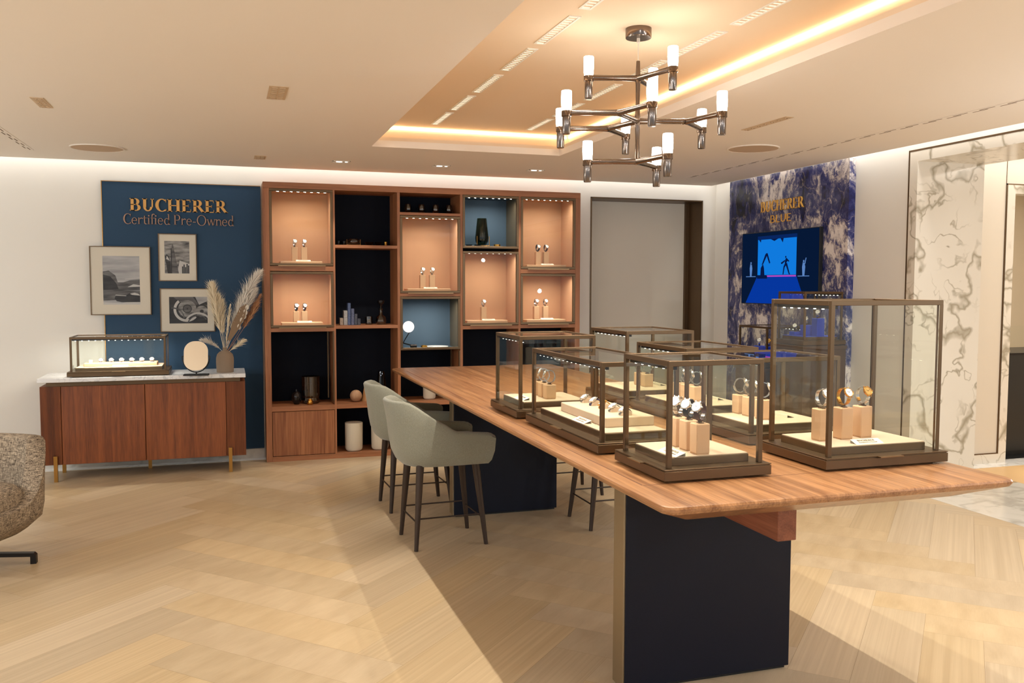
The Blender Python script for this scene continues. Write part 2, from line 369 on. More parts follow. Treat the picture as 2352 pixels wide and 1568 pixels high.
M_stool = fabric('stool_fabric', (126, 126, 112), (156, 156, 140), 500)
M_tweed = tweed()
M_led = emis('led', (255, 248, 235), 8)
M_bulb = emis('bulb_glow', (255, 246, 234), 16)
M_cove = emis('cove_strip', (255, 226, 184), 6)
M_white = mat('white_paint', (236, 232, 222), .6)
M_matt = mat('mount_board', (232, 224, 206), .8)
M_tabnavy = mat('table_leg_navy', (9, 14, 30), .4, .0, spec=.25, bump=.3, bs=700)
M_champ = mat('champagne_metal', (150, 134, 108), .4, .8)

# ---------------------------------------------------------------- room
XL, YB, XR, YN = -4.2, 8.42, 5.0, -3.2
ZC, ZT = 2.64, 2.82
def floor_mesh():
    L_, W_ = 1.2, .245; s2 = math.sqrt(2); x0 = -.17 - L_ / s2; y0 = 0.13
    vs, fs, uvs, cols = [], [], [], []
    g = .0004
    x1c, x2c = XL, 5.02
    def clip(poly, ax, val, sign):
        out = []
        for i in range(len(poly)):
            a, b = poly[i], poly[(i + 1) % len(poly)]; da = (a[ax] - val) * sign; db = (b[ax] - val) * sign
            if da >= 0: out.append(a)
            if (da >= 0) != (db >= 0):
                t = da / (da - db); out.append(tuple(a[k] + (b[k] - a[k]) * t for k in range(4)))
        return out
    for i in range(-60, 120):
        for j in range(-12, 14):
            ox, oy = i * W_ + j * L_, i * W_ - j * L_
            for (u0, v0, u1, v1, h) in ((ox, oy, ox + L_, oy + W_, 0), (ox, oy + W_, ox + W_, oy + W_ + L_, 1)):
                q = [(u0 + g, v0 + g), (u1 - g, v0 + g), (u1 - g, v1 - g), (u0 + g, v1 - g)]
                P = []
                for (u, v) in q:
                    tu = (u - u0, v - v0) if h == 0 else (v - v0, u - u0)
                    P.append(((u - v) / s2 + x0, (u + v) / s2 + y0, tu[0], tu[1]))
                for ax, val, sg in ((0, x1c, 1), (0, x2c, -1), (1, YN, 1), (1, 8.30, -1)):
                    P = clip(P, ax, val, sg)
                    if len(P) < 3: break
                if len(P) < 3: continue
                b = len(vs); vs += [(p[0], p[1], 0) for p in P]; fs.append(tuple(range(b, b + len(P)))); uvs.append([(p[2], p[3]) for p in P])
                cols.append((rng.random(), rng.random(), rng.random(), 1))
    me = bpy.data.meshes.new('floor'); me.from_pydata(vs, [], fs); me.materials.append(M_floor)
    # under-slab closing the hairline gaps
    ul = me.uv_layers.new(name='UVMap'); ca = me.color_attributes.new(name='plank', type='FLOAT_COLOR', domain='CORNER')
    for p, uvp, c in zip(me.polygons, uvs, cols):
        for k, li in enumerate(p.loop_indices): ul.data[li].uv = uvp[k]; ca.data[li].color = c
    o = bpy.data.objects.new('floor', me); COL.objects.link(o); o['kind'] = 'structure'
floor_mesh()
M_gap = mat('floor_joint', (140, 110, 78), .8)
struct('trim_1', MB().box(XL - .1, YN - .1, -.06, 5.02, YB + .1, -.0015), M_gap)
struct('trim_2', MB().box(5.022, YN, -.06, 6.12, 5.52, .0), M_fmarb)            # marble threshold
struct('trim_3', MB().box(6.122, YN, -.06, 9.5, 6.05, .0), mat('oak_next_room', (222, 184, 132), .4, noise=.05, ns=5))
struct('trim_4', MB().box(XL, 8.302, -.06, 5.02, YB + .1, .001), M_border)       # pale stone border under the back wall
struct('trim_5', MB().box(5.64, 6.052, -.06, 9.5, 6.3, .001), M_border)

# back wall with the portal opening
WX0, WX1, WZ = 3.548, 4.838, 2.497
mb = MB(); mb.box(XL - .1, YB, 0, .32, YB + .12, 3.0); mb.box(.32, 8.90, 0, 3.325, 9.0, 3.0); mb.box(.32, YB, 2.50, 3.325, YB + .12, 3.0)
mb.box(3.325, YB, 0, WX0, YB + .12, 3.0); mb.box(WX0, YB, WZ, WX1, YB + .12, 3.0); mb.box(WX1, YB, 0, XR + .15, YB + .12, 3.0)
mb.box(.30, YB + .12, 0, .32, 9.0, 2.6); mb.box(3.325, YB + .12, 0, 3.345, 9.0, 2.6)
struct('wall_back', mb, M_wall)
door = MB(); door.box(WX0 - .0, YB + .30, 0, WX1, YB + .33, WZ)
d1 = tag(obj('door_1', door, mat('beige_door_panel', (228, 220, 204), .7, noise=.02), smooth=0), kind='structure')
fr = MB(); t_ = .012
fr.box(WX0, YB - .012, 0, WX0 + t_, YB + .30, WZ); fr.box(WX1 - t_, YB - .012, 0, WX1, YB + .30, WZ); fr.box(WX0, YB - .012, WZ - t_, WX1, YB + .30, WZ)
fr.box(WX1 - .05, YB + .26, 0, WX1 - t_, YB + .30, WZ - t_)
obj('door_frame', fr, M_bronze, d1, smooth=0)
bb = MB(); bb.box(XL, YB - .015, .001, .30, YB, .085); struct('baseboard_back', bb, M_fmarb)
# right wall with the marble opening
OY, OZ = 5.593, 2.625
mb = MB(); mb.box(XR, OY, 0, XR + .15, YB + .12, 3.0); mb.box(XR, YN, OZ, XR + .15, OY, 3.0)
struct('wall_right', mb, M_wall)
struct('trim_6', MB().box(XR - .004, OY - .006, 0, XR + .01, OY + .006, OZ + .006).box(XR - .004, YN, OZ - .006, XR + .01, OY - .006, OZ + .006), M_bronze)
mb = MB(); mb.box(XR - .002, 5.505, 0, 5.64, OY - .007, OZ - .007); mb.box(XR - .002, YN, 2.541, 5.64, 5.505, OZ - .007)
struct('trim_7', mb, M_wmarb)
# room beyond
mb = MB(); yb2 = 6.2
mb.box(5.5, yb2, 0, 6.611, yb2 + .1, 2.9); mb.box(6.611, yb2, 2.50, 9.5, yb2 + .1, 2.9); mb.box(5.64, 5.6, 0, 5.66, yb2, 2.9)
struct('wall_next_room', mb, M_fab)
mb = MB(); mb.box(6.615, yb2 - .012, 0, 6.70, yb2 + .12, 2.495); mb.box(6.70, yb2 - .012, 2.42, 9.5, yb2 + .12, 2.495)
mb.box(5.66, yb2 - .012, 0, 6.615, yb2, .085)
struct('trim_8', mb, M_wmarb)
mb = MB(); mb.box(6.603, yb2 - .008, .085, 6.615, yb2 + .01, 2.507); mb.box(6.603, yb2 - .008, 2.495, 9.5, yb2 + .01, 2.507); mb.box(5.66, yb2 - .008, .085, 6.603, yb2, .094)
mb.box(6.603, yb2 - .004, 2.507, 6.607, yb2, 2.9)
struct('trim_9', mb, M_bronze)
struct('wall_far', MB().box(6.0, 8.2, 0, 9.5, 8.3, 2.9), mat('far_room_wall', (206, 186, 156), .8, noise=.03))
struct('floor_far', MB().box(6.2, 6.302, -.06, 9.5, 8.2, 0), M_black)
struct('wall_outer', MB().box(9.4, YN, 0, 9.5, 8.3, 3.0), M_wall)
struct('wall_left', MB().box(XL - .1, 2.2, 0, XL, YB, 3.0).box(XL - .1, YN - .1, 2.7, XL, 2.2, 3.0), M_wall)
# shop front behind the viewer: wide window openings between slim piers
mb = MB(); mb.box(XL - .1, YN - .1, 2.7, 9.5, YN, 3.0); mb.box(XL - .1, YN - .1, 0, 9.5, YN, .12)
for k in range(6): xx = XL - .1 + 2.7 * k; mb.box(xx, YN - .1, .12, xx + .14, YN, 2.7)
struct('wall_front', mb, M_wall)
# ceiling with tray
TX0, TX1, TY0, TY1 = 1.055, 2.575, -1.2, 6.76
CE, CR = 8.28, 4.86     # cove gap to the walls
cvb = .12
mb = MB()
def slab(x0, y0, x1, y1, z0=ZC, z1=ZC + .05): mb.box(x0, y0, z0, x1, y1, z1)
slab(XL, YN, TX0, CE); slab(TX1, YN, CR, CE); slab(TX0, YN, TX1, TY0); slab(TX0, TY1, TX1, CE)
ceil = struct('ceiling', mb, M_ceil)
mb = MB(); mb.box(XL, YN, 3.0, 9.5, YB + .12, 3.05); mb.box(5.64, YN, 2.9, 9.5, 8.3, 2.95); struct('ceiling_upper', mb, M_ceil)
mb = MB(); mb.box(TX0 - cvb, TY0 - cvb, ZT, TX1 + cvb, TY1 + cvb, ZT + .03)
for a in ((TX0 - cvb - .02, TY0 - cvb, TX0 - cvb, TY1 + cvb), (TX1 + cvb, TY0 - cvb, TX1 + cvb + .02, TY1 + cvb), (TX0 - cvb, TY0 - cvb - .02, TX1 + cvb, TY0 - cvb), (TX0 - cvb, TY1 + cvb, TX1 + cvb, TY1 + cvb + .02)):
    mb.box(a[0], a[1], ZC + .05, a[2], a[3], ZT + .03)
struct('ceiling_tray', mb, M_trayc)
# lip around the tray
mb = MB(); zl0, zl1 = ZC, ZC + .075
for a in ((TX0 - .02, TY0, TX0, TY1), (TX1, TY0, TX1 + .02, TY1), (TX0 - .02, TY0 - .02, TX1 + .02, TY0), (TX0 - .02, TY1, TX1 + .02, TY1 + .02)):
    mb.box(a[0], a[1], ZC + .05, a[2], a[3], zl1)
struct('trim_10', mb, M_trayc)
# cove led strips lying high in the pocket
def cove(x0, y0, x1, y1, n):
    o = obj('cove_light', MB().box(x0, y0, ZT - .022, x1, y1, ZT - .008), M_cove)
    return tag(o, n, 'light', 'warm led strips in the tray ceiling cove')
cove(TX0 - .10, TY1 + cvb - .014, TX1 + .10, TY1 + cvb - .002, 'warm led strip across the far end of the ceiling tray')
cove(TX1 + cvb - .014, TY0 - .1, TX1 + cvb - .002, TY1 + .09, 'warm led strip along the right side of the ceiling tray')
o = cove(TX0 - cvb + .002, TY0 - .1, TX0 - cvb + .014, TY1 + .09, 'warm led strip hidden along the left side of the ceiling tray')
# wall washing strips in the perimeter gap
for nm, x0, y0, x1, y1 in (('perimeter_light', XL, CE + .02, XR, CE + .04), ('perimeter_light', CR + .02, YN, CR + .04, YB - .1)):
    pass
light('AREA', 'wash_back', ((XL + 5) / 2, CE + .075, ZC + .16), 13, NEUT, 9.1, .05, (0, 0, 0), 130)
light('AREA', 'wash_right', (CR + .07, 2.6, ZC + .16), 19, NEUT, .05, 11.2, (0, 0, 0), 130)
light('AREA', 'wash_next', (6.9, yb2 - .12, 2.88), 9, NEUT, 2.4, .06, (R(-8), 0, 0), 120)

# ---------------------------------------------------------------- ceiling fittings
def linear_light(x, y0, y1, lit, i, side):
    t = thing('linear_ceiling_light', '%s white louvre slot light %s' % (i, side), 'ceiling light', (x, (y0 + y1) / 2, ZT), 0, 'louvre slot lights in the tray ceiling')
    z = ZT
    f = MB(); f.box(x - .03, y0, z - .004, x - .02, y1, z); f.box(x + .02, y0, z - .004, x + .03, y1, z); f.box(x - .02, y0, z - .004, x + .02, y0 + .01, z); f.box(x - .02, y1 - .01, z - .004, x + .02, y1, z)
    obj('frame', f, M_white, t, smooth=0)
    lv = MB(); n = 14
    for k in range(n):
        yy = y0 + .02 + (y1 - y0 - .04) * k / (n - 1); lv.prism([(yy, z - .003), (yy + .012, z), (yy - .002, z)], x - .018, x + .018, 'x')
    obj('louvre', lv, M_led2, t, smooth=0)
    if lit: light('AREA', 'slot_lamp', (x, (y0 + y1) / 2, z - .012), ROW, WARMW, .02, (y1 - y0) * .9, (0, 0, 0), 115, t)
M_led2 = emis('louvre_glow', (255, 232, 200), 1.15)
names = ['farthest', 'second farthest', 'third farthest', 'fourth farthest', 'fifth farthest', 'sixth farthest', 'seventh farthest', 'eighth farthest']
ys = [6.20 + .0, 5.61, 5.01, 4.405, 3.82, 3.22, 2.62, 2.02]
for k, y in enumerate(ys):
    linear_light(1.527, y, y + .49, k > 0, names[k], 'in the left row of the tray ceiling')
    linear_light(2.29, y, y + .49, k > 0, names[k], 'in the right row of the tray ceiling')
M_lens = emis('downlight_lens', (255, 250, 240), 2.2)
def downlight(x, y, lab, power=None, target=None, lit=True, size=.15, ang=60, grp=None):
    t = thing('recessed_downlight', lab, 'ceiling light', (x, y, ZC), 0, grp)
    f = MB(); s = size / 2
    for a in ((-s, -s * .6, s, -s * .6 + .008), (-s, s * .6 - .008, s, s * .6), (-s, -s * .6, -s + .008, s * .6), (s - .008, -s * .6, s, s * .6)): f.box(x + a[0], y + a[1], ZC - .004, x + a[2], y + a[3], ZC)
    obj('frame', f, M_white, t, smooth=0)
    g = MB(); g.box(x - s + .008, y - s * .6 + .008, ZC - .0015, x + s - .008, y + s * .6 - .008, ZC - .0005); obj('recess', g, mat('recess_paint', (214, 196, 176), .6), t, smooth=0)
    l = MB(); l.cyl((x - .015, y, ZC - .004), .026, .003, 16); l.cyl((x + .045, y, ZC - .004), .012, .003, 12); obj('lens', l, M_lens if lit else mat('lens_off', (200, 186, 168), .5), t)
    if power:
        o = light('SPOT', 'downlight_lamp', (x, y, ZC - .01), power, WARMW, .02, angle=ang, blend=.6, parent=t)
        aim(o, target or (x, y, 0), (x, y, ZC))
downlight(.938, 7.676, 'square recessed downlight above the left part of the shelving', 30, (.9, 8.2, 1.2), grp='row of three lit downlights in front of the shelving')
downlight(1.808, 7.67, 'square recessed downlight above the middle of the shelving', 30, (1.8, 8.2, 1.2), grp='row of three lit downlights in front of the shelving')
downlight(2.692, 7.681, 'square recessed downlight above the right part of the shelving', 30, (2.7, 8.2, 1.2), grp='row of three lit downlights in front of the shelving')
def louvre_vent(x, y, lab, w_=.10, d=.34):
    t = thing('ceiling_louvre', lab, 'ceiling vent', (x, y, ZC))
    f = MB(); f.box(x - w_ / 2, y - d / 2, ZC - .003, x + w_ / 2, y + d / 2, ZC); obj('plate', f, mat('vent_paint', (204, 178, 146), .7), t, smooth=0)
    s = MB()
    for k in range(7): yy = y - d / 2 + .03 + (d - .06) * k / 6; s.box(x - w_ / 2 + .015, yy, ZC - .007, x - .004, yy + .012, ZC - .003); s.box(x + .004, yy, ZC - .007, x + w_ / 2 - .015, yy + .012, ZC - .003)
    obj('slats', s, mat('vent_slat', (190, 164, 132), .7), t, smooth=0)
louvre_vent(.278, 5.05, 'small cream louvred fitting alone in the middle of the left ceiling')
louvre_vent(.274, 7.63, 'tiny cream louvred fitting above the blue sign panel', .09, .2)
louvre_vent(-1.0, 5.75, 'faint cream louvred fitting at the far left of the ceiling', .07, .3)
louvre_vent(3.33, 5.0, 'slim cream slot fitting on the ceiling right of the chandelier', .06, .5)
for x, y, lab in ((-.93, 7.50, 'round cream ceiling speaker above the blue sign panel'), (3.83, 5.92, 'round cream ceiling speaker right of the chandelier')):
    t = thing('ceiling_speaker', lab, 'speaker', (x, y, ZC))
    obj('grille', MB().cyl((x, y, ZC - .006), .185, .006, 40), mat('speaker_grille', (196, 170, 142), .8), t); obj('rim', MB().lathe([(.185, 0), (.195, 0), (.195, -.008), (.185, -.008), (.185, 0)], (x, y, ZC), 40), M_ceil, t)
def air_slot(x0, y0, x1, y1, lab):
    t = thing('air_slot', lab, 'air vent', (x0, y0, ZC)); n = int(max(abs(x1 - x0), abs(y1 - y0)) / .2); g = MB()
    obj('slot_trim', MB().box(x0 - .03, y0, ZC - .002, x1 + .03, y1, ZC), M_ceil, t, smooth=0)
    for k in range(n):
        yy = y0 + (y1 - y0) * k / n
        for dx, ph in ((-.014, 0), (.006, .07)): g.box(x0 + dx, yy + ph, ZC - .0028, x0 + dx + .008, yy + ph + .11, ZC - .002)
    obj('gap', g, M_dark2, t, smooth=0)
M_dark2 = mat('vent_gap', (120, 98, 76), .9)
air_slot(4.27, 1.5, 4.27, 7.7, 'long double slot air vent along the right side of the ceiling')
air_slot(-1.45, 5.2, -1.45, 7.8, 'double slot air vent at the far left of the ceiling')

# added fill spots at ceiling height, no fittings, most of them out of view
for x, y, p in ((-1.3, 3.2, 34), (-2.9, 3.0, 34), (.1, 1.2, 34), (-1.6, .2, 34), (3.7, 3.2, 13), (3.7, .8, 13), (-2.8, 6.0, 50), (3.8, 7.0, 28), (0.0, -1.6, 60), (3.4, -1.6, 60)):
    o = light('SPOT', 'ceiling_fill_spot', (x, y, ZC - .02), p, WARMW, .05, angle=105, blend=.9)
# added bare point lights out of view, filling walls and ceiling
for x, y, p in ((-2.6, -1.6, 42), (.8, -2.1, 42), (4.78, -1.9, 44), (-3.3, 1.5, 40), (4.5, .6, 34), (-3.4, 4.6, 34), (-3.0, 6.9, 8), (4.75, 3.0, 16)):
    light('POINT', 'fill_point', (x, y, 2.05 if y < 2 else 1.5), p * 1.5, (.86, .93, 1.0), .03)
for x, y in ((7.2, 3.6), (7.6, 5.2), (7.4, 1.4)):
    light('AREA', 'next_room_lamp', (x, y, 2.86), 18, WARMW, .4, .4)
light('AREA', 'far_room_lamp', (7.6, 7.2, 2.8), 30, WARMW, .5, .5)

# ---------------------------------------------------------------- lettering
def arcp(cx, cz, rx, rz, a0, a1, n=14):
    return [(cx + rx * math.cos(R(a0 + (a1 - a0) * k / n)), cz + rz * math.sin(R(a0 + (a1 - a0) * k / n))) for k in range(n + 1)]
def glyph(ch, wt=.15, th=.05, serif=True):
    """polygons (strips) of a letter with cap height 1; returns advance, list of (A, B) polylines"""
    S = []; w_ = wt; t = th; sf = .06 if serif else 0
    def rect(x0, z0, x1, z1): S.append(([(x0, z0), (x1, z0)], [(x0, z1), (x1, z1)]))
    def stem(x, z0=0, z1=1, top=True, bot=True, w=w_):
        rect(x, z0, x + w, z1)
        if serif:
            if bot: rect(x - sf, z0, x + w + sf, z0 + t)
            if top: rect(x - sf, z1 - t, x + w + sf, z1)
    def bowl(x, z0, z1, rx, wd=w_):
        cz = (z0 + z1) / 2; rz = (z1 - z0) / 2
        S.append((arcp(x, cz, rx, rz, -90, 90), arcp(x, cz, rx - wd, rz - t, -90, 90)))
    def line(x0, z0, x1, z1, w): S.append(([(x0 - w / 2, z0), (x1 - w / 2, z1)], [(x0 + w / 2, z0), (x1 + w / 2, z1)]))
    if ch == 'B':
        stem(.08); rect(.08, .5 - t / 2, .42, .5 + t / 2); rect(.1, 1 - t, .38, 1); rect(.1, 0, .42, t); bowl(.38, .5 - t / 2, 1, .26); bowl(.42, 0, .5 + t / 2, .29); return .80, S
    if ch == 'U':
        stem(.08, .32, 1, True, False); stem(.62, .32, 1, True, False, t * 1.4); S.append((arcp(.35 + .02, .34, .29, .35, 180, 360), arcp(.35 + .03, .34, .29 - w_ * .8, .35 - t * 1.3, 180, 360))); return .82, S
    if ch == 'C':
        S.append((arcp(.46, .5, .42, .52, 48, 312, 22), arcp(.48, .5, .42 - w_, .52 - t, 48, 312, 22)))
        if serif: rect(.70, .74, .74, .98); rect(.70, .04, .74, .2)
        return .80, S
    if ch == 'H':
        stem(.08); stem(.62); rect(.2, .5 - t / 2, .66, .5 + t / 2); return .93, S
    if ch == 'E':
        stem(.08); rect(.1, 1 - t, .60, 1); rect(.1, 0, .63, t); rect(.1, .5 - t / 2, .48, .5 + t / 2)
        if serif: rect(.57, .8, .60, 1); rect(.60, 0, .63, .22); rect(.45, .4, .48, .6)
        return .72, S
    if ch == 'R':
        stem(.08); rect(.1, 1 - t, .38, 1); rect(.1, .46, .38, .46 + t); bowl(.38, .46, 1, .26); line(.42, .48, .72, 0, w_ * 1.1)
        if serif: rect(.64, 0, .84, t)
        return .82, S
    if ch == 'L':
        stem(.08); rect(.1, 0, .60, t); return .68, S
    x = .64
    if ch == 'e':
        S.append((arcp(.28, .31, .26, .33, 0, 318, 22), arcp(.28, .31, .26 - w_ * .75, .33 - t, 0, 318, 22))); rect(.06, .33, .53, .33 + t); return .60, S
    if ch == 'r':
        stem(.06, 0, x, False, True, w_ * .8); S.append((arcp(.34, .40, .20, .24, 40, 150, 8), arcp(.34, .40, .14, .16, 40, 150, 8))); return .50, S
    if ch == 't':
        stem(.10, .12, .82, False, False, w_ * .8); rect(.01, x - t, .36, x); S.append((arcp(.27, .14, .17, .15, 180, 300, 8), arcp(.29, .14, .08, .09, 180, 300, 8))); return .42, S
    if ch == 'i':
        stem(.07, 0, x, False, True, w_ * .8); rect(0, x - t, .1, x); S.append((arcp(.13, .84, .07, .07, 0, 180, 8), arcp(.13, .84, .07, -.07, 0, 180, 8))); return .30, S
    if ch == 'f':
        stem(.09, 0, .86, False, True, w_ * .8); rect(0, x - t, .34, x); S.append((arcp(.28, .86, .19, .19, 40, 180, 10), arcp(.29, .86, .08, .12, 40, 180, 10))); return .36, S
    if ch == 'd':
        stem(.42, 0, 1.05, False, False, w_ * .8); rect(.36, 1.05 - t, .45, 1.05); rect(.5, 0, .6, t); S.append((arcp(.27, .31, .24, .33, 0, 360, 24), arcp(.28, .31, .24 - w_ * .75, .33 - t, 0, 360, 24))); return .64, S
    if ch == 'P':
        stem(.08); rect(.1, 1 - t, .38, 1); rect(.1, .44, .38, .44 + t); bowl(.38, .44, 1, .26); return .72, S
    if ch == '-':
        rect(.04, .28, .34, .28 + t * 1.4); return .40, S
    if ch == 'O':
        S.append((arcp(.5, .5, .46, .53, 0, 360, 30), arcp(.5, .5, .46 - w_, .53 - t, 0, 360, 30))); return 1.0, S
    if ch == 'w':
        line(.08, x, .26, 0, w_ * .8); line(.44, x, .27, 0, t); line(.44, x, .62, 0, w_ * .8); line(.80, x, .63, 0, t); rect(0, x - t, .18, x); rect(.36, x - t, .52, x); rect(.72, x - t, .88, x); return .88, S
    if ch == 'n':
        stem(.07, 0, x, False, True, w_ * .8); rect(0, x - t, .1, x); S.append((arcp(.34, .38, .21, .26, 0, 150, 10), arcp(.33, .38, .21 - w_ * .8, .2, 0, 150, 10))); stem(.55 - w_ * .8, 0, .4, False, True, w_ * .8); return .63, S
    return .3, S
def text_mb(txt, x0, x1, z0, h, y0, y1, wt=.15, th=.05, serif=True):
    """list of MB per letter spread between x0 and x1"""
    gl = [glyph(c, wt, th, serif) for c in txt]; W = sum(g[0] for g in gl); sx = (x1 - x0) / W; out = []; x = x0
    for c, (a, S) in zip(txt, gl):
        if S:
            m = MB()
            for A, B in S: m.strip([(x + p[0] * sx, z0 + p[1] * h) for p in A], [(x + p[0] * sx, z0 + p[1] * h) for p in B], y0, y1)
            out.append(m)
        x += a * sx
    return out

# ---------------------------------------------------------------- blue sign panel, lettering and pictures
t = thing('sign_panel', 'tall navy blue wall panel with thin gold edges behind the sideboard', 'wall panel', (-.36, 8.40, .09))
obj('panel', MB().box(-1.016, 8.396, .092, .30, YB, 2.482), M_blue, t, smooth=0)
obj('edge_trim', MB().box(-1.022, 8.392, .09, -1.016, YB, 2.486).box(-1.022, 8.392, 2.482, .30, YB, 2.487), M_brass, t, smooth=0)
t = thing('brand_lettering', 'large gold serif capitals reading BUCHERER on the blue panel', 'sign', (-.395, 8.396, 2.234))
for m in text_mb('BUCHERER', -.797, .014, 2.234, .108, 8.378, 8.3955, .19, .06): obj('letter', m, M_signgold, t, smooth=0)
t = thing('tagline_lettering', 'smaller copper serif lettering reading Certified Pre-Owned below the gold capitals', 'sign', (-.395, 8.396, 2.118))
for m in text_mb('Certified Pre-Owned', -.853, .070, 2.120, .088, 8.384, 8.3955, .11, .045): obj('letter', m, mat('sign_copper', (166, 130, 108), .5, .2), t, smooth=0)

def picture(x0, x1, z0, z1, ix0, ix1, iz0, iz1, lab, img, yf=8.372):
    yb = 8.3955; t = thing('framed_picture', lab, 'picture', ((x0 + x1) / 2, yb, (z0 + z1) / 2), 0, 'black and white pictures beside the sign')
    f = MB(); w_ = .007
    for a in ((x0, z0, x1, z0 + w_), (x0, z1 - w_, x1, z1), (x0, z0 + w_, x0 + w_, z1 - w_), (x1 - w_, z0 + w_, x1, z1 - w_)): f.box(a[0], yf, a[1], a[2], yb, a[3])
    obj('frame', f, M_bronze, t, smooth=0)
    obj('mount', MB().box(x0 + w_, yf + .008, z0 + w_, x1 - w_, yb, z1 - w_), M_matt, t, smooth=0)
    p = MB(); img(p, ix0, ix1, iz0, iz1, yf + .0078); obj('print', p, PM, t, smooth=0, fix=False)
    obj('glazing', MB().box(x0 + w_, yf + .003, z0 + w_, x1 - w_, yf + .004, z1 - w_), M_pglass, t, smooth=0)
def cloudmat(n, a, b, sc, st):
    m, tr, bs = nt(n); tc = tr.nodes.new('ShaderNodeTexCoord'); mp = tr.nodes.new('ShaderNodeMapping'); mp.inputs['Scale'].default_value = st; tr.links.new(tc.outputs['Object'], mp.inputs[0])
    no = tr.nodes.new('ShaderNodeTexNoise'); no.inputs['Scale'].default_value = sc; no.inputs['Detail'].default_value = 4; tr.links.new(mp.outputs[0], no.inputs['Vector'])
    cr = tr.nodes.new('ShaderNodeValToRGB'); cr.color_ramp.elements[0].position = .35; cr.color_ramp.elements[1].position = .65; cr.color_ramp.elements[0].color = lin(a); cr.color_ramp.elements[1].color = lin(b)
    tr.links.new(no.outputs['Fac'], cr.inputs[0]); tr.links.new(cr.outputs[0], bs.inputs['Base Color']); bs.inputs['Roughness'].default_value = .5; return m
PM = [cloudmat('print_sky', (150, 150, 152), (196, 196, 196), 3, (1, 1, 6)), cloudmat('print_mid', (60, 58, 58), (120, 118, 116), 6, (1, 1, 5)), cloudmat('print_dark', (22, 21, 22), (56, 54, 54), 8, (1, 1, 4)), mat('print_light', (206, 204, 200), .5), cloudmat('print_cloud', (70, 68, 68), (178, 176, 172), 9, (1, 1, 4))]
def q(p, m, pts, y):
    p.mi = m; p.add([(a, y, b) for a, b in pts], [tuple(range(len(pts)))])
def img1(p, x0, x1, z0, z1, y):
    W, H = x1 - x0, z1 - z0; P = lambda pts: [(x0 + a * W, z0 + b * H) for a, b in pts]
    q(p, 0, P([(0, 0), (1, 0), (1, 1), (0, 1)]), y); e = .0002
    q(p, 1, P([(0, .28), (1, .30), (1, .52), (.72, .50), (.55, .46), (.40, .46), (.34, .60), (.16, .70), (0, .68)]), y - e)
    q(p, 2, P([(0, .30), (.42, .32), (.36, .44), (.2, .58), (0, .62)]), y - 2 * e)
    q(p, 3, P([(.66, .36), (.82, .42), (1, .40), (1, .37)]), y - 2 * e); q(p, 3, P([(.6, .53), (1, .56), (1, .545), (.6, .52)]), y - 2 * e)
    q(p, 1, P([(0, .08), (1, .12), (1, .29), (0, .29)]), y - 3 * e)
    q(p, 3, P([(0, 0), (1, 0), (1, .10), (.5, .03), (0, .05)]), y - 4 * e)
    q(p, 2, P([(.30, .13), (.36, .07), (.5, .05), (1, .05), (1, .19), (.92, .24), (.72, .24), (.6, .18), (.34, .19)]), y - 5 * e)
    q(p, 3, P([(.72, .225), (.78, .20), (1, .185), (.95, .225), (.85, .245)]), y - 6 * e); q(p, 3, P([(.32, .19), (.62, .175), (.62, .185), (.34, .205)]), y - 6 * e)
def img2(p, x0, x1, z0, z1, y):
    W, H = x1 - x0, z1 - z0; P = lambda pts: [(x0 + a * W, z0 + b * H) for a, b in pts]; e = .0002
    q(p, 4, P([(0, 0), (1, 0), (1, 1), (0, 1)]), y)
    q(p, 3, P([(.5, .0), (1, 0), (1, .3), (.6, .4)]), y - e)
    q(p, 1, P([(.25, .0), (.56, .0), (.34, .92), (.30, .92)]), y - 2 * e); q(p, 2, P([(.25, .78), (.29, .78), (.29, 0), (.24, 0)]), y - 3 * e)
    q(p, 2, P([(.04, .38), (.24, .38), (.24, 0), (.12, 0)]), y - 4 * e); q(p, 2, P([(.02, .38), (.03, .52), (.09, .60), (.18, .50), (.22, .40)]), y - 2 * e); q(p, 3, P([(.06, .44), (.09, .55), (.15, .48), (.2, .4)]), y - 5 * e)
    for k, (a, b) in enumerate(((.72, .22), (.78, .28), (.84, .2), (.9, .3), (.96, .25))): q(p, 2, P([(a - .03, 0), (a + .02, 0), (a + .02, b), (a - .03, b)]), y - 3 * e)
def img3(p, x0, x1, z0, z1, y):
    W, H = x1 - x0, z1 - z0; e = .0002
    q(p, 2, [(x0, z0), (x1, z0), (x1, z1), (x0, z1)], y)
    P = lambda pts: [(x0 + min(1, max(0, a)) * W, z0 + min(1, max(0, b)) * H) for a, b in pts]
    q(p, 1, P([(.1, 1), (.62, 1), (.76, .72), (.5, .56), (.3, .8)]), y - e); q(p, 0, P([(.68, 1), (1, 1), (1, .84), (.78, .7)]), y - e)
    def ar(m, cx, cz, r0, r1, a0, a1, k):
        A = arcp(cx, cz, r0, r0 * W / H, a0, a1, 18); B = arcp(cx, cz, r1, r1 * W / H, a0, a1, 18)
        for i in range(18): q(p, m, P([A[i], A[i + 1], B[i + 1], B[i]]), y - k * e)
    ar(3, .45, .52, .34, .27, 130, 320, 2); ar(4, .47, .55, .24, .12, 0, 360, 3); ar(2, .47, .55, .12, .10, 0, 360, 4); ar(1, .47, .55, .10, .02, 0, 360, 5)
    ar(4, .85, .45, .16, .05, 0, 360, 3); ar(3, .75, -.1, .38, .33, 40, 160, 6); ar(1, .75, -.1, .30, .27, 40, 160, 6); ar(1, .1, .2, .3, .26, 0, 100, 6)
picture(-1.125, -.638, 1.329, 1.923, -1.023, -.728, 1.419, 1.840, 'large upright framed picture of a passing car, left of the other two', img1, 8.366)
picture(-.573, -.254, 1.624, 2.041, -.522, -.315, 1.692, 1.977, 'small upright framed picture of a skyscraper under clouds', img2)
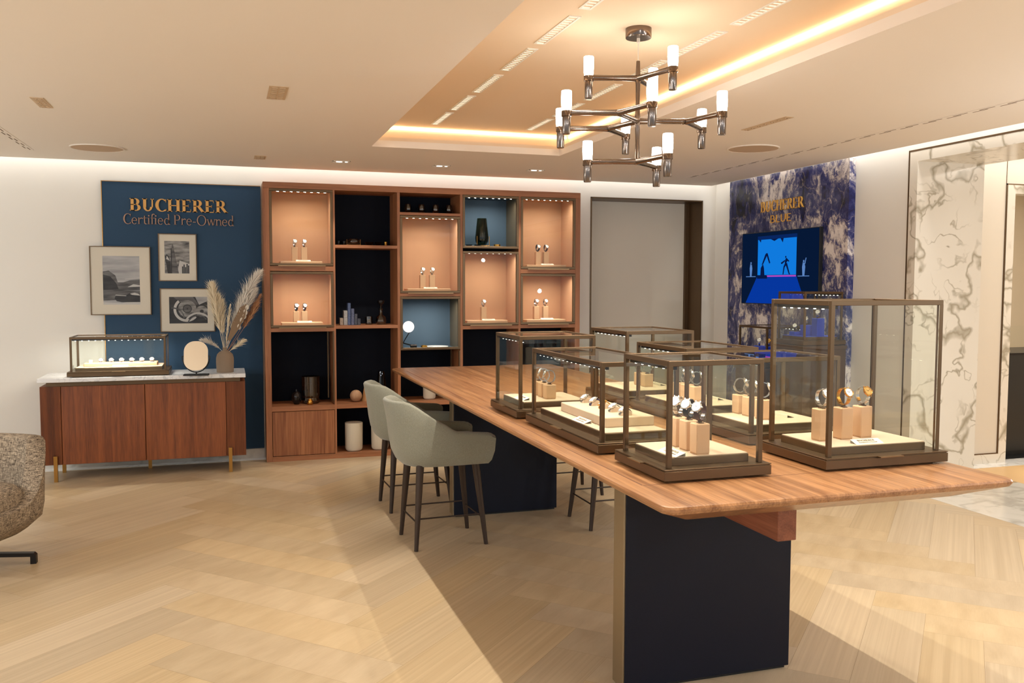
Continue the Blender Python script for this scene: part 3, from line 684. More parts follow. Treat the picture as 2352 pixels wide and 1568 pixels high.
picture(-.568, -.110, 1.173, 1.560, -.493, -.173, 1.249, 1.485, 'wide framed picture with swirling close-up, lowest of the three', img3)

# ---------------------------------------------------------------- sideboard
SZ = .845
t = thing('sideboard', 'reddish brown wooden sideboard with marble top in front of blue panel', 'sideboard', (-.66, 8.03, 0))
obj('body', MB().box(-1.446, 7.872, .136, .130, 8.27, .772), M_side, t, smooth=0)
for x0, x1 in ((-1.446, -1.296), (-.024, .130)):
    m = MB(); n = 22; yb = 7.872
    m.box(x0, 7.856, .136, x1, yb, .772)
    for k in range(n): xx = x0 + (x1 - x0) * k / n; m.box(xx + .0015, 7.850, .136, xx + (x1 - x0) / n - .0015, 7.857, .772)
    obj('ribbed_panel', m, M_side, t, smooth=0)
for x0, x1 in ((-1.291, -.668), (-.662, -.029)): obj('door', MB().box(x0, 7.850, .136, x1, 7.871, .772, .002), M_side, t)
obj('recess_band', MB().box(-1.40, 7.87, .772, .09, 8.25, .812), M_bronze, t, smooth=0)
obj('marble_top', MB().box(-1.450, 7.78, .812, .134, 8.30, SZ, .003), M_tmarb, t)
for x, y in ((-1.342, 7.838), (.002, 7.838), (-.664, 8.2), (-1.342, 8.22), (.002, 8.22)): obj('leg', MB().box(x - .014, y - .01, 0, x + .014, y + .012, .21 if y < 8 else .14), M_brass, t, smooth=0)

# mirror
t = thing('table_mirror', 'oval vanity mirror on a black stand on the sideboard', 'mirror', (-.256, 7.72, SZ))
cx, cz, y = -.256, 1.005, 7.72
obj('base', MB().box(cx - .10, y - .03, SZ, cx + .10, y + .03, SZ + .014, .003), M_black, t)
st = [(cx + .108 * math.cos(R(a)), y, cz + .02 - .0 + (.132 if math.sin(R(a)) < 0 else .06) * math.sin(R(a)) - .02) for a in range(180, 361, 12)]
m = MB(); m.tube(st, .0045, 8); m.tube([(cx, y, SZ + .01), (cx, y, cz - .13)], .006, 8); m.tube([(cx - .108, y, cz), (cx - .09, y, cz)], .004, 6); m.tube([(cx + .108, y, cz), (cx + .09, y, cz)], .004, 6)
obj('stand', m, M_black, t)
def oval(hw, hh, r, n=10):
    o = []
    for sx, sz, a0 in ((1, 1, 0), (-1, 1, 90), (-1, -1, 180), (1, -1, 270)): o += [(cx + sx * (hw - r) + r * math.cos(R(a0 + 90 * k / n)), cz + .003 + sz * (hh - r) + r * math.sin(R(a0 + 90 * k / n))) for k in range(n + 1)]
    return o
m = MB(); m.M = Matrix.Translation((cx, y, cz)) @ Matrix.Rotation(R(-13), 4, 'X') @ Matrix.Translation((-cx, -y, -cz)); m.prism(oval(.095, .122, .085), y - .006, y + .006, 'y'); 
obj('glass', m, mat('mirror', (255, 250, 240), .03, 1), t)
t.rotation_euler = (0, 0, R(-6))

# vase and dried grasses
VX, VY = -.03, 7.95
solo('vase', MB().lathe([(.066, 0), (.070, .004), (.073, .09), (.072, .125), (.064, .155), (.045, .175), (.020, .186), (.018, .19), (.018, .208), (.021, .212), (.016, .212), (.014, .19)], (VX, VY, SZ), 36), mat('vase_taupe', (150, 130, 110), .65), 'round shouldered taupe vase holding dried grasses on the sideboard', 'vase', (VX, VY, SZ), smooth=50)
t = thing('dried_bouquet', 'cream pampas grass and dried pods standing in the taupe vase', 'dried flowers', (VX, VY, SZ + .205))
def plume(tip, wd, lean, n, c, start=.35, L_=.07, droop=.3):
    m = MB(); b = Vector((VX, VY, SZ + .15)); tp = Vector(tip); mid = b.lerp(tp, .5) + Vector(lean)
    P = lambda s: (b * (1 - s) ** 2 + mid * 2 * s * (1 - s) + tp * s * s)
    m.tube([P(s / 14) for s in range(15)], [.0022 * (1 - s / 18) for s in range(15)], 5)
    o = obj('stem', m, c, t); f = MB()
    for k in range(n):
        s = start + (1 - start) * (k / n) ** .9; p = P(s); tn = (P(min(1, s + .02)) - P(s - .02)).normalized()
        a = rng.uniform(0, 2 * math.pi); sd = Vector((math.cos(a), math.sin(a) * .7, .25 * math.sin(a * 3))).normalized()
        env = math.sin(math.pi * min(1, (s - start) / (1 - start) * .85 + .12)) ** .7
        ln = L_ * 1.55 * (.5 + rng.random()) * env; d = (tn * rng.uniform(.9, 1.5) + sd * wd * rng.uniform(.7, 1.8)).normalized()
        e = p + d * ln + Vector((0, 0, -droop * ln * rng.random())); w_ = sd.cross(tn).normalized() * .0028
        mdp = p.lerp(e, .5) + tn * ln * .1
        f.add([p - w_, p + w_, mdp + w_ * .8, e, mdp - w_ * .8], [(0, 1, 2, 4), (4, 2, 3)])
    obj('plume', f, c, o, smooth=0, fix=False)
C1 = mat('pampas_cream', (246, 232, 204), .9, sheen=.3); C2 = mat('pampas_white', (240, 232, 220), .9, sheen=.3); C3 = mat('dried_rust', (190, 140, 100), .9)
plume((-.125, 7.93, 1.60), .45, (-.02, 0, .06), 900, C1, .30, .085)
plume((-.075, 7.97, 1.50), .45, (-.01, 0, .05), 600, C1, .30, .075)
plume((-.045, 8.0, 1.46), .40, (0, 0, .05), 420, C1, .35, .06)
plume((.27, 7.97, 1.71), .50, (-.03, 0, .10), 1000, C2, .30, .085)
plume((.20, 8.02, 1.60), .50, (-.04, 0, .06), 800, C2, .30, .08)
plume((.235, 7.95, 1.56), .50, (-.02, 0, .03), 600, C2, .35, .07)
plume((.27, 8.0, 1.50), .50, (.02, .02, .02), 260, C3, .45, .06)
plume((.25, 7.92, 1.44), .50, (.03, .0, .0), 200, C3, .5, .05)
plume((-.205, 7.88, 1.13), .55, (.02, 0, .04), 260, C2, .30, .05)
plume((.125, 7.9, 1.12), .55, (.0, 0, .0), 240, C1, .30, .045)
plume((.02, 7.93, 1.42), .25, (0, 0, 0), 160, C1, .2, .05)
lv = mat('dried_leaf', (128, 104, 80), .9)
m = MB(); A = [Vector((-.01, 7.93, 1.12)), Vector((.04, 7.93, 1.28)), Vector((.10, 7.92, 1.40)), Vector((.15, 7.91, 1.43))]; Bq = [Vector((.02, 7.90, 1.12)), Vector((.09, 7.89, 1.22)), Vector((.14, 7.89, 1.32)), Vector((.155, 7.90, 1.42))]
m.grid([A, Bq]); m.grid([[p + Vector((0, .002, 0)) for p in A], [p + Vector((0, .002, 0)) for p in Bq]]); obj('leaf', m, lv, t, smooth=60)
m = MB(); m.tube([(-.02, 7.93, 1.06), (.05, 7.91, 1.18), (.13, 7.90, 1.30)], .0015, 5); ob = obj('twig', m, C3, t)
for px, pz, tl in ((.158, 1.40, .3), (.135, 1.325, 0), (.112, 1.29, .1), (.090, 1.235, 0), (.145, 1.36, -.2)):
    p = MB(); p.M = Matrix.Translation((px, 7.90, pz)) @ Matrix.Rotation(tl, 4, 'Y') @ Matrix.Scale(.62, 4, (1, 0, 0)); p.lathe([(1e-5, -.0012), (.022, -.001), (.024, 0), (.022, .001), (1e-5, .0012)], (0, 0, 0), 18, 'y'); obj('seed_pod', p, mat('pod', (214, 206, 190), .6), ob)

# ---------------------------------------------------------------- watches
def ring_pt(th, a=.026, b=.031):
    return Vector((0, -a * math.cos(th), b * math.sin(th)))
def make_watch(style, elev=20, half=False, zc=.034):
    """dial faces local -y tilted up by elev degrees, ring in the local yz plane, bottom at z = 0"""
    metal = {'gold': M_gold, 'twotone': M_gold}.get(style, M_steel)
    band = {'steel': M_steel, 'gold': M_gold, 'black': M_blkl, 'brown': M_brnl, 'navy': M_navl, 'tan': M_tanl, 'twotone': M_steel}[style]
    e = R(elev); A, B = .027, .031
    def fr(th):
        p = Vector((0, -A * math.cos(th), B * math.sin(th))); n = Vector((0, -math.cos(th) / A, math.sin(th) / B)).normalized(); return p + Vector((0, 0, zc)), n, Vector((1, 0, 0)).cross(n)
    parts = {}
    rot = Matrix.Identity(4)
    p, n, tg = fr(e)
    def place(h):
        M = Matrix.Identity(4); u = Vector((1, 0, 0)); v = n.cross(u)
        for i, ax in enumerate((u, v, n)):
            for k in range(3): M[k][i] = ax[k]
        c = p + n * h
        for k in range(3): M[k][3] = c[k]
        return M
    m = MB(); m.M = place(-.002); m.lathe([(.0165, -.002), (.0185, .000), (.0192, .004), (.0185, .0068), (.0165, .0078), (.0160, .0070), (.0158, .0048)], (0, 0, 0), 30)
    m.cyl((.019, 0, .0035), .003, .004, 10, 'x')
    for sx in (-1, 1):
        for sy in (-1, 1): m.box(sx * .0085 - .0014, sy * .016, .0, sx * .0085 + .0014, sy * .0215, .004, .0006)
    parts['case'] = (m, metal)
    d = MB(); d.M = place(-.002); d.cyl((0, 0, .0055), .0158, .0006, 30); parts['dial'] = (d, M_dialg if style == 'twotone' else M_dial)
    h = MB(); h.M = place(-.002)
    for k in range(12):
        a = R(30 * k); c, s_ = math.cos(a), math.sin(a); r0, r1 = .0118, .0142; w_ = .0005
        h.prism([(c * r0 - s_ * w_, s_ * r0 + c * w_), (c * r0 + s_ * w_, s_ * r0 - c * w_), (c * r1 + s_ * w_, s_ * r1 - c * w_), (c * r1 - s_ * w_, s_ * r1 + c * w_)], .0061, .0064)
    for a, ln, w_ in ((R(150), .0085, .0006), (R(35), .0125, .00045)):
        c, s_ = math.cos(a), math.sin(a); h.prism([(-c * .002 - s_ * w_, -s_ * .002 + c * w_), (-c * .002 + s_ * w_, -s_ * .002 - c * w_), (c * ln + s_ * w_, s_ * ln - c * w_), (c * ln - s_ * w_, s_ * ln + c * w_)], .0065, .0068)
    parts['hands'] = (h, M_dark if style != 'gold' else M_bronze)
    b = MB(); a0 = .66; lim = R(100) if half else math.pi; links = style in ('steel', 'gold', 'twotone')
    for side in (1, -1):
        if links:
            N = 9 if half else 17; st_ = (lim - a0) / N
            for k in range(N):
                t0 = e + side * (a0 + st_ * k + .012); t1 = e + side * (a0 + st_ * (k + 1) - .012); wd = .0088 * (1 - .25 * k / N)
                for c0, c1, th in ((-wd, -wd * .38, .0014), (-wd * .34, wd * .34, .0018), (wd * .38, wd, .0014)):
                    P0, n0, _ = fr(t0); P1, n1, _ = fr(t1); vs = []
                    for P_, n_ in ((P0, n0), (P1, n1)):
                        for cx_ in (c0, c1):
                            for hh in (-th, th): vs.append(P_ + Vector((cx_, 0, 0)) + n_ * hh)
                    b.add(vs, [(0, 1, 3, 2), (4, 6, 7, 5), (0, 2, 6, 4), (1, 5, 7, 3), (0, 4, 5, 1), (2, 3, 7, 6)])
        else:
            N = 14; rows = []
            for k in range(N + 1):
                th = e + side * (a0 * .9 + (lim - a0 * .9) * k / N); P_, n_, _ = fr(th); wd = .0098 * (1 - .22 * k / N); tk = .0016
                rows.append([P_ + Vector((-wd, 0, 0)) - n_ * tk, P_ + Vector((wd, 0, 0)) - n_ * tk, P_ + Vector((wd * .96, 0, 0)) + n_ * tk, P_ + Vector((-wd * .96, 0, 0)) + n_ * tk])
            b.grid(rows, cv=True)
    parts['band'] = (b, band)
    if not half:
        c = MB()
        for th0, th1, out in ((math.pi - .35, math.pi + .5, .003), (math.pi - .2, math.pi + .35, -.003)):
            rows = []
            for k in range(6):
                P_, n_, _ = fr(e + th0 + (th1 - th0) * k / 5); rows.append([P_ + Vector((-.0068, 0, 0)) + n_ * (out - .0006), P_ + Vector((.0068, 0, 0)) + n_ * (out - .0006), P_ + Vector((.0068, 0, 0)) + n_ * (out + .0006), P_ + Vector((-.0068, 0, 0)) + n_ * (out + .0006)])
            c.grid(rows, cv=True)
        parts['clasp'] = (c, metal)
    root = thing('wristwatch', 'x', 'watch')
    for k, (mm, ma) in parts.items():
        o = obj(k, mm, ma, root, local=True, smooth=40)
    return root
PROTO = {}
def watch(style, x, y, z, az, label, group, elev=20, half=False, zc=.034):
    key = (style, elev, half); rz = R(az + 90)
    if key not in PROTO:
        r = make_watch(style, elev, half, zc); PROTO[key] = r; r.location = (x, y, z); r.rotation_euler = (0, 0, rz); r['label'] = label
        if group: r['group'] = group
        return r
    return dup(PROTO[key], (x, y, z), rz, label, group)
# block stand: leather block with a small metal clip, 0.05 wide
SP = {}
def stand(x, y, z, hgt, az, label, group, w_=.052, mt=None, blue=False):
    key = (hgt, w_, blue); rz = R(az + 90)
    if key not in SP:
        r = thing('watch_stand', label, 'watch stand', (x, y, z), 0, group)
        obj('block', MB().box(-w_ / 2, -w_ / 2, .003, w_ / 2, w_ / 2, hgt, .003).box(-w_ / 2 + .002, -w_ / 2 + .002, 0, w_ / 2 - .002, w_ / 2 - .002, .004), mt or M_creamblk, r, local=True)
        c = MB(); c.box(-.008, -.014, hgt, .008, .012, hgt + .003, .0008); c.box(-.008, -.003, hgt + .002, .008, .003, hgt + .0085, .0008); obj('clip', c, M_bronze, r, local=True)
        SP[key] = r; r.rotation_euler = (0, 0, 0); return r
    r = dup(SP[key], (x, y, z), 0, label, group); return r
def card(x, y, z, az, label, w_=.13, cat='name card'):
    """small tented name card facing az"""
    r = thing('name_card', label, cat, (x, y, z), R(az + 90), 'cream name cards in the showcases')
    obj('card', MB().prism([(-.024, 0), (.012, .013), (.013, .012), (.013, 0), (.0115, 0), (.0115, .011), (-.022, 0)], -w_ / 2, w_ / 2, 'x'), M_matt, r, local=True, smooth=0)
    mm = MB()
    for txt, xa, xb, v0, hh in (('BUCHERER', -w_ * .32, w_ * .30, .55, .26), ('Certified Pre-Owned', -w_ * .34, w_ * .32, .26, .16)):
        for m in text_mb(txt, xa, xb, v0, hh, 0, .0004, .2, .1):
            base = len(mm.v)
            for p in m.v: f = p[2]; mm.v.append((p[0], -.024 + .036 * f, .0132 * f + .0002 + p[1]))
            mm.f += [tuple(i + base for i in ff) for ff in m.f]; mm.m += m.m
    obj('print', mm, mat('card_ink', (120, 104, 80), .6), r, local=True, smooth=0)
    return r

# ---------------------------------------------------------------- glass showcases
def showcase(x0, y0, x1, y1, zb, zt, label, led='left', power=6, pad=None, tab='left', pwr_size=None, cat='display case', plat=.055):
    t = thing('glass_showcase', label, cat, ((x0 + x1) / 2, (y0 + y1) / 2, zb)); i = .022; pw = .016
    zp = zb + .045
    obj('base', MB().box(x0 + .035, y0 + .035, zb, x1 - .035, y1 - .035, zb + .008).box(x0, y0, zb + .007, x1, y1, zp - .006, .0015).box(x0 + .004, y0 + .004, zp - .006, x1 - .004, y1 - .004, zp - .003).box(x0, y0, zp - .003, x1, y1, zp, .001), M_bronze, t)
    obj('platform', MB().box(x0 + plat, y0 + plat, zp, x1 - plat, y1 - plat, zp + .026, .001), M_bronze, t)
    obj('pad', MB().box(x0 + plat + .002, y0 + plat + .002, zp + .026, x1 - plat - .002, y1 - plat - .002, zp + .030, .001), pad or M_cream, t)
    X0, X1, Y0, Y1 = x0 + i, x1 - i, y0 + i, y1 - i
    for a, b in ((X0, Y0), (X1 - pw, Y0), (X0, Y1 - pw), (X1 - pw, Y1 - pw)): obj('post', MB().box(a, b, zp, a + pw, b + pw, zt - .016, .001), M_bronze, t)
    f = MB()
    for a in ((X0, Y0, X1, Y0 + pw), (X0, Y1 - pw, X1, Y1), (X0, Y0 + pw, X0 + pw, Y1 - pw), (X1 - pw, Y0 + pw, X1, Y1 - pw)): f.box(a[0], a[1], zt - .018, a[2], a[3], zt, .0015)
    obj('top_frame', f, M_bronze, t)
    g = .0035; e = .002
    for a in ((X0 + e, Y0 + pw, X0 + e + g, Y1 - pw), (X1 - e - g, Y0 + pw, X1 - e, Y1 - pw), (X0 + pw, Y0 + e, X1 - pw, Y0 + e + g), (X0 + pw, Y1 - e - g, X1 - pw, Y1 - e)):
        obj('glass_pane', MB().box(a[0], a[1], zp, a[2], a[3], zt - .018), M_glass, t, smooth=0)
    obj('top_glass', MB().box(X0 + pw, Y0 + pw, zt - .008, X1 - pw, Y1 - pw, zt - .004), M_glass, t, smooth=0)
    # led bar under the top rail on one side
    lb = MB(); ld = MB(); zl = zt - .034
    if led in ('left', 'right'):
        xa = X0 + pw + .002 if led == 'left' else X1 - pw - .022; lb.box(xa, Y0 + pw, zl + .004, xa + .02, Y1 - pw, zt - .012)
        n = int((Y1 - Y0) / .05)
        for k in range(n): ld.cyl((xa + .012, Y0 + .04 + (Y1 - Y0 - .08) * k / max(1, n - 1), zl + .001), .0045, .003, 8)
        c = (xa + .012, (Y0 + Y1) / 2, zl - .004); sz = (.012, (Y1 - Y0) * .8); tg = ((x0 + x1) / 2, (Y0 + Y1) / 2, zb)
    else:
        ya = Y0 + pw + .002; lb.box(X0 + pw, ya, zl + .004, X1 - pw, ya + .02, zt - .012)
        n = int((X1 - X0) / .05)
        for k in range(n): ld.cyl((X0 + .04 + (X1 - X0 - .08) * k / max(1, n - 1), ya + .012, zl + .001), .0045, .003, 8)
        c = ((X0 + X1) / 2, ya + .012, zl - .004); sz = ((X1 - X0) * .8, .012); tg = ((x0 + x1) / 2, (y0 + y1) / 2, zb)
    obj('light_bar', lb, M_dark, t, smooth=0); obj('led_row', ld, M_led, t)
    rot = (0, R(-22), 0) if led == 'left' else ((0, R(22), 0) if led == 'right' else (R(25), 0, 0))
    light('AREA', 'showcase_lamp', c, power * .075, (1, .93, .84), sz[0], sz[1], rot, 150, t)
    tb = MB(); xm, ym = (x0 + x1) / 2, (y0 + y1) / 2
    if tab == 'left': tb.box(x0 - .018, ym - .05, zp - .004, x0 + .02, ym + .05, zp - .001)
    elif tab == 'right': tb.box(x1 - .02, ym - .05, zp - .004, x1 + .018, ym + .05, zp - .001)
    else: tb.box(xm - .05, y0 - .018, zp - .004, xm + .05, y0 + .02, zp - .001)
    obj('pull_tab', tb, M_bronze2, t, smooth=0)
    return zp + .030
# sideboard showcase
zp = showcase(-1.238, 7.805, -.472, 8.22, SZ, SZ + .325, 'long low glass showcase on the marble top of the sideboard', 'front', 60, tab='front')
def tray(x0, y0, x1, y1, z, h, label, n, axis, rmis=0):
    t = thing('watch_tray', label, 'tray', ((x0 + x1) / 2, (y0 + y1) / 2, z)); obj('block', MB().box(x0, y0, z, x1, y1, z + h, .003), M_cream if axis == 'y' else M_creamblk, t)
    out = []
    for k in range(n):
        c = MB(); r = .026
        if axis == 'x': xx = x0 + .045 + (x1 - x0 - .09) * k / (n - 1); yy = (y0 + y1) / 2; c.lathe([(1e-5, -.014), (r - .003, -.014), (r, -.011), (r, .011), (r - .003, .014), (1e-5, .014)], (xx, yy, z + h - .002), 26, 'x')
        else: xx = (x0 + x1) / 2; yy = y0 + .045 + (y1 - y0 - .09) * k / (n - 1); c.lathe([(1e-5, -.014), (r - .003, -.014), (r, -.011), (r, .011), (r - .003, .014), (1e-5, .014)], (xx, yy, z + h - .002), 26, 'y')
        obj('cushion', c, M_cream, t); out.append((xx, yy, z + h - .002))
    return out
pos = tray(-1.13, 7.93, -.57, 8.07, zp, .028, 'cream watch tray with seven cushions in the sideboard showcase', 7, 'x')
ORD = ['leftmost', 'second from left', 'third from left', 'third from right', 'second from right', 'rightmost']
for k, (x, y, z) in enumerate(pos[1:]): watch('steel', x, y, z, -90, 'steel wristwatch on the sideboard showcase tray, %s of six' % ORD[k], 'watches in the sideboard showcase', 48, True, 0)
card(-.85, 7.895, zp, -90, 'cream name card below the tray in the sideboard showcase', .12)

# ---------------------------------------------------------------- shelving unit
SX0, SX1, SY0, SY1, STOP = .312, 3.332, 8.16, 8.56, 2.503
t = thing('shelving_unit', 'tall walnut shelving unit with dark navy back, open shelves and one door', 'shelves', ((SX0 + SX1) / 2, 8.36, 0))
obj('side_panel', MB().box(SX0, SY0, 0, SX0 + .052, SY1, STOP - .055, .001), M_walV, t, smooth=0)
obj('side_panel', MB().box(SX1 - .052, SY0, 0, SX1, SY1, STOP - .055, .001), M_walV, t, smooth=0)
obj('top_panel', MB().box(SX0, SY0, STOP - .055, SX1, SY1, STOP, .001), M_walH, t, smooth=0)
obj('bottom_rail', MB().box(SX0 + .052, SY0, 0, SX1 - .052, SY1, .045, .001), M_walH, t, smooth=0)
obj('back_panel', MB().box(SX0 + .03, SY1 - .012, .045, SX1 - .03, SY1, STOP - .055), M_navyb, t, smooth=0)
DV = [(.920, .937), (1.506, 1.532), (2.107, 2.132), (2.690, 2.712)]
for a, b in DV: obj('divider', MB().box(a, SY0 + .002, .045, b, SY1 - .012, STOP - .055), M_walV, t, smooth=0)
for x, z in ((.905, .55),): obj('bronze_post', MB().box(.884, SY0 + .25, .535, .896, SY0 + .262, 1.17).box(.908, SY0 - .001, .535, .921, SY0 + .02, 1.17), M_bronze, t, smooth=0)
obj('bronze_post', MB().box(2.072, SY0 + .25, .535, 2.084, SY0 + .262, .97).box(2.094, SY0 - .001, .535, 2.107, SY0 + .02, .97), M_bronze, t, smooth=0)
def shelf(x0, x1, z1, th=.028): obj('shelf', MB().box(x0, SY0 + .001, z1 - th, x1, SY1 - .012, z1, .001), M_walH, t, smooth=0)
C = [(.364, .920), (.937, 1.506), (1.532, 2.107), (2.132, 2.690), (2.712, 3.280)]
shelf(*C[1], 1.958); shelf(*C[1], 1.222); shelf(*C[1], .500, .04); shelf(*C[0], .500, .045); shelf(*C[2], 2.268, .026)
shelf(*C[0], 1.762, .045); shelf(*C[0], 1.207, .035); shelf(*C[2], 1.518, .03); shelf(*C[3], 1.208, .035); shelf(*C[4], 1.752, .042); shelf(*C[4], 1.212, .035)
shelf(*C[2], .500, .04); shelf(*C[3], .500, .04); shelf(*C[4], .500, .04)
d = obj('door', MB().box(.368, SY0 + .004, .050, .917, SY0 + .024, .450, .001), M_walL, t, smooth=0)

def display_box(ci, z0, z1, label, glazed=True, lining=None, power=1.8, x0=None, x1=None, led=True):
    a, b = C[ci]; a = x0 or a; b = x1 or b
    t = thing('display_box', label, 'display case', ((a + b) / 2, 8.35, z0)); Y0 = SY0 - .004; Y1 = SY1 - .02; f_ = .022
    L_ = lining or M_boxcream
    m = MB(); w_ = .008
    m.box(a + .002, Y0 + .03, z0, b - .002, Y1, z0 + w_); m.box(a + .002, Y0 + .03, z1 - w_, b - .002, Y1, z1)
    m.box(a + .002, Y1 - w_, z0 + w_, b - .002, Y1, z1 - w_)
    obj('lining', m, L_, t, smooth=0); [obj('side_lining', MB().box(q0, Y0 + .03, z0 + w_, q0 + w_, Y1 - w_, z1 - w_), L_ if lining is None else M_champ, t, smooth=0) for q0 in (a + .002, b - .002 - w_)]
    fr = MB()
    for q_ in ((a, z0, b, z0 + f_), (a, z1 - f_, b, z1), (a, z0 + f_, a + f_, z1 - f_), (b - f_, z0 + f_, b, z1 - f_)): fr.box(q_[0], Y0, q_[1], q_[2], Y0 + .03, q_[3], .002)
    obj('frame', fr, M_bronze, t)
    if glazed:
        obj('glass_door', MB().box(a + f_, Y0 + .012, z0 + f_, b - f_, Y0 + .016, z1 - f_), M_glass, t, smooth=0)
        obj('pull_lip', MB().box(a + .07, Y0 - .014, z0 - .004, b - .07, Y0 + .004, z0 + .002), M_bronze2, t, smooth=0)
    lb = MB(); lb.box(a + .03, Y0 + .04, z1 - .018, b - .03, Y0 + .075, z1 - w_); obj('light_bar', lb, M_dark, t, smooth=0)
    if led:
        ld = MB(); n = 8
        for k in range(n):
            for dy in (.05, .066): ld.cyl((a + .07 + (b - a - .14) * k / (n - 1) + (dy - .05) * .8, Y0 + dy, z1 - .0215), .0048, .0035, 8)
        obj('led_row', ld, M_led, t)
    light('AREA', 'box_lamp', ((a + b) / 2, Y0 + .06, z1 - .024), power, WARMW, b - a - .12, .02, (R(14), 0, 0), 140, t)
    if glazed: light('AREA', 'box_side_lamp', (b - .10, Y0 + .075, z1 - .03), power * .12, WARMW, .02, .02, (R(12), R(18), 0), 90, t)
    return z0 + w_
BX = [(0, 1.766, 2.446, 'top left tall lit box with two watches, above the sideboard side of shelving'),
      (0, 1.210, 1.712, 'lower left lit box with two watches on white blocks, under the tall one'),
      (2, 1.520, 2.238, 'lit glazed box in the middle column under the row of drinking glasses'),
      (3, 1.212, 1.918, 'lit glazed box holding a single watch in the fourth column'),
      (4, 1.754, 2.446, 'top right lit glazed box of the shelving holding two watches'),
      (4, 1.215, 1.706, 'lower right lit glazed box of the shelving holding two watches')]
ZB = [display_box(ci, z0, z1, lab) for ci, z0, z1, lab in BX]
zo3 = display_box(2, .985, 1.486, 'open slate blue box with globe lamp in the middle column', False, M_boxblue, 2.2, led=False)
zo4 = display_box(3, 1.945, 2.446, 'open slate blue box with large glass vase, top of fourth column', False, M_boxblue, 2.2)
def plinth(x0, x1, z, lab):
    o = solo('display_plinth', MB().box(x0, 8.24, z, x1, 8.42, z + .034, .004), M_creamblk, lab, 'display plinth', ((x0 + x1) / 2, 8.33, z)); return z + .034
BN = ['tall top left box', 'lower left box', 'middle column box', 'single watch box', 'top right box', 'lower right box']
PL = [(.456, .83), (.464, .831), (1.616, 2.033), (2.194, 2.607), (2.80, 3.215), (2.802, 3.214)]
WT = [((.590, 'steel'), (.675, 'steel')), ((.598, 'black'), (.672, 'brown')), ((1.777, 'steel'), (1.871, 'steel')), ((2.383, 'steel'),), ((2.945, 'black'), (3.030, 'brown')), ((2.929, 'steel'), (3.026, 'steel'))]
HH = [.13, .10, .13, .13, .13, .13]
STN = {'steel': 'steel bracelet', 'black': 'black strap', 'brown': 'brown strap', 'navy': 'navy strap', 'gold': 'gold bracelet', 'tan': 'tan strap', 'twotone': 'gold dialled steel'}
for z, n, (p0, p1), ws, h in zip(ZB, BN, PL, WT, HH):
    zt_ = plinth(p0, p1, z, 'low tan leather plinth in the %s of the shelving' % n)
    for k, (x, st_) in enumerate(ws):
        sd = '' if len(ws) == 1 else ('left ', 'right ')[k]
        stand(x, 8.33, zt_, h, -90, '%stan watch stand in the %s of the shelving' % (sd, n), 'watch stands in the shelving boxes')
        watch(st_, x, 8.33, zt_ + h + .006, -78, '%s wristwatch on the %sstand in the %s' % (STN[st_], sd, n), 'watches in the shelving boxes', 25)
    cx_ = (p0 + p1) / 2 + .02
    card(cx_, 8.275, zt_, -90, 'small cream card on the plinth in the %s' % n, .13)

# ---------------------------------------------------------------- things on the shelves
YS = 8.32
def lat(name, prof, x, y, z, m, lab, cat, grp=None, seg=28): return solo(name, MB().lathe(prof, (x, y, z), seg), m, lab, cat, (x, y, z), grp, 50)
def hollow(r0, r1, h, th=.004, belly=None):
    o = [(1e-5, 0), (r0, 0)] + ([(belly, h * .4)] if belly else []) + [(r1, h), (r1 - th, h)] + ([(belly - th, h * .4)] if belly else []) + [(r0 - th, th), (1e-5, th)]
    return o
z1 = 1.958
t = thing('glass_bowl', 'low smoked glass bowl held in a slim brass stand on the upper shelf', 'bowl', (1.125, YS, z1))
obj('bowl', MB().lathe([(1e-5, .012), (.04, .014), (.056, .03), (.054, .05), (.042, .064), (.04, .063), (.051, .049), (.053, .031), (.038, .018), (1e-5, .016)], (1.125, YS, z1), 30), M_smoke, t, smooth=60)
m = MB()
for sx in (-1, 1): m.tube([(1.125 + sx * .062, YS - .01, z1), (1.125 + sx * .062, YS - .01, z1 + .058)], .0025, 6)
m.tube([(1.063, YS - .01, z1 + .012), (1.187, YS - .01, z1 + .012)], .0025, 6); obj('stand', m, M_brass, t)
lat('bowl', hollow(.024, .042, .034, .004), 1.270, YS, z1, M_gdark, 'small dark glass bowl just right of the brass stand', 'bowl')
lat('bowl', hollow(.022, .034, .036, .004), 1.355, YS, z1, M_gdark, 'small dark glass bowl next to the gold cup', 'bowl')
lat('tumbler', hollow(.020, .024, .042, .003), .985, YS, z1, M_gdark, 'dark glass tumbler at the left end of the upper shelf', 'glass'); lat('tumbler', hollow(.020, .024, .040, .003), 1.035, YS, z1, M_gdark, 'dark glass tumbler second from the left on the upper shelf', 'glass')
lat('gold_cup', hollow(.012, .017, .040, .003), 1.425, YS, z1, M_gold, 'tiny tapered gold cup at the right end of the upper shelf', 'cup')
z1 = 1.222
cols = [marble('m_a', (190, 172, 152), (130, 110, 96), 12, .3), marble('m_b', (188, 186, 182), (120, 120, 120), 12, .3), marble('m_c', (96, 112, 150), (40, 50, 80), 14, .4), marble('m_d', (104, 112, 140), (50, 56, 80), 14, .4), marble('m_e', (80, 84, 96), (40, 44, 52), 14, .4), marble('m_f', (70, 74, 84), (40, 40, 48), 14, .4)]
for (x, w_, h, cc, lab) in ((1.003, .030, .066, 0, 'short beige marble block at the left of the row of blocks'), (1.040, .034, .135, 1, 'white marble block second in the row of blocks'), (1.073, .028, .205, 2, 'tallest blue marble block in the row'), (1.105, .028, .153, 3, 'blue marble block right of the tallest one'), (1.135, .026, .104, 4, 'dark grey marble block second from the right in the row'), (1.164, .028, .060, 5, 'smallest dark marble block at the right of the row')):
    solo('marble_block', MB().box(x - w_ / 2, YS - .05, z1, x + w_ / 2, YS + .03, z1 + h, .002), cols[cc], lab, 'bookend', (x, YS, z1), 'stepped row of marble blocks')
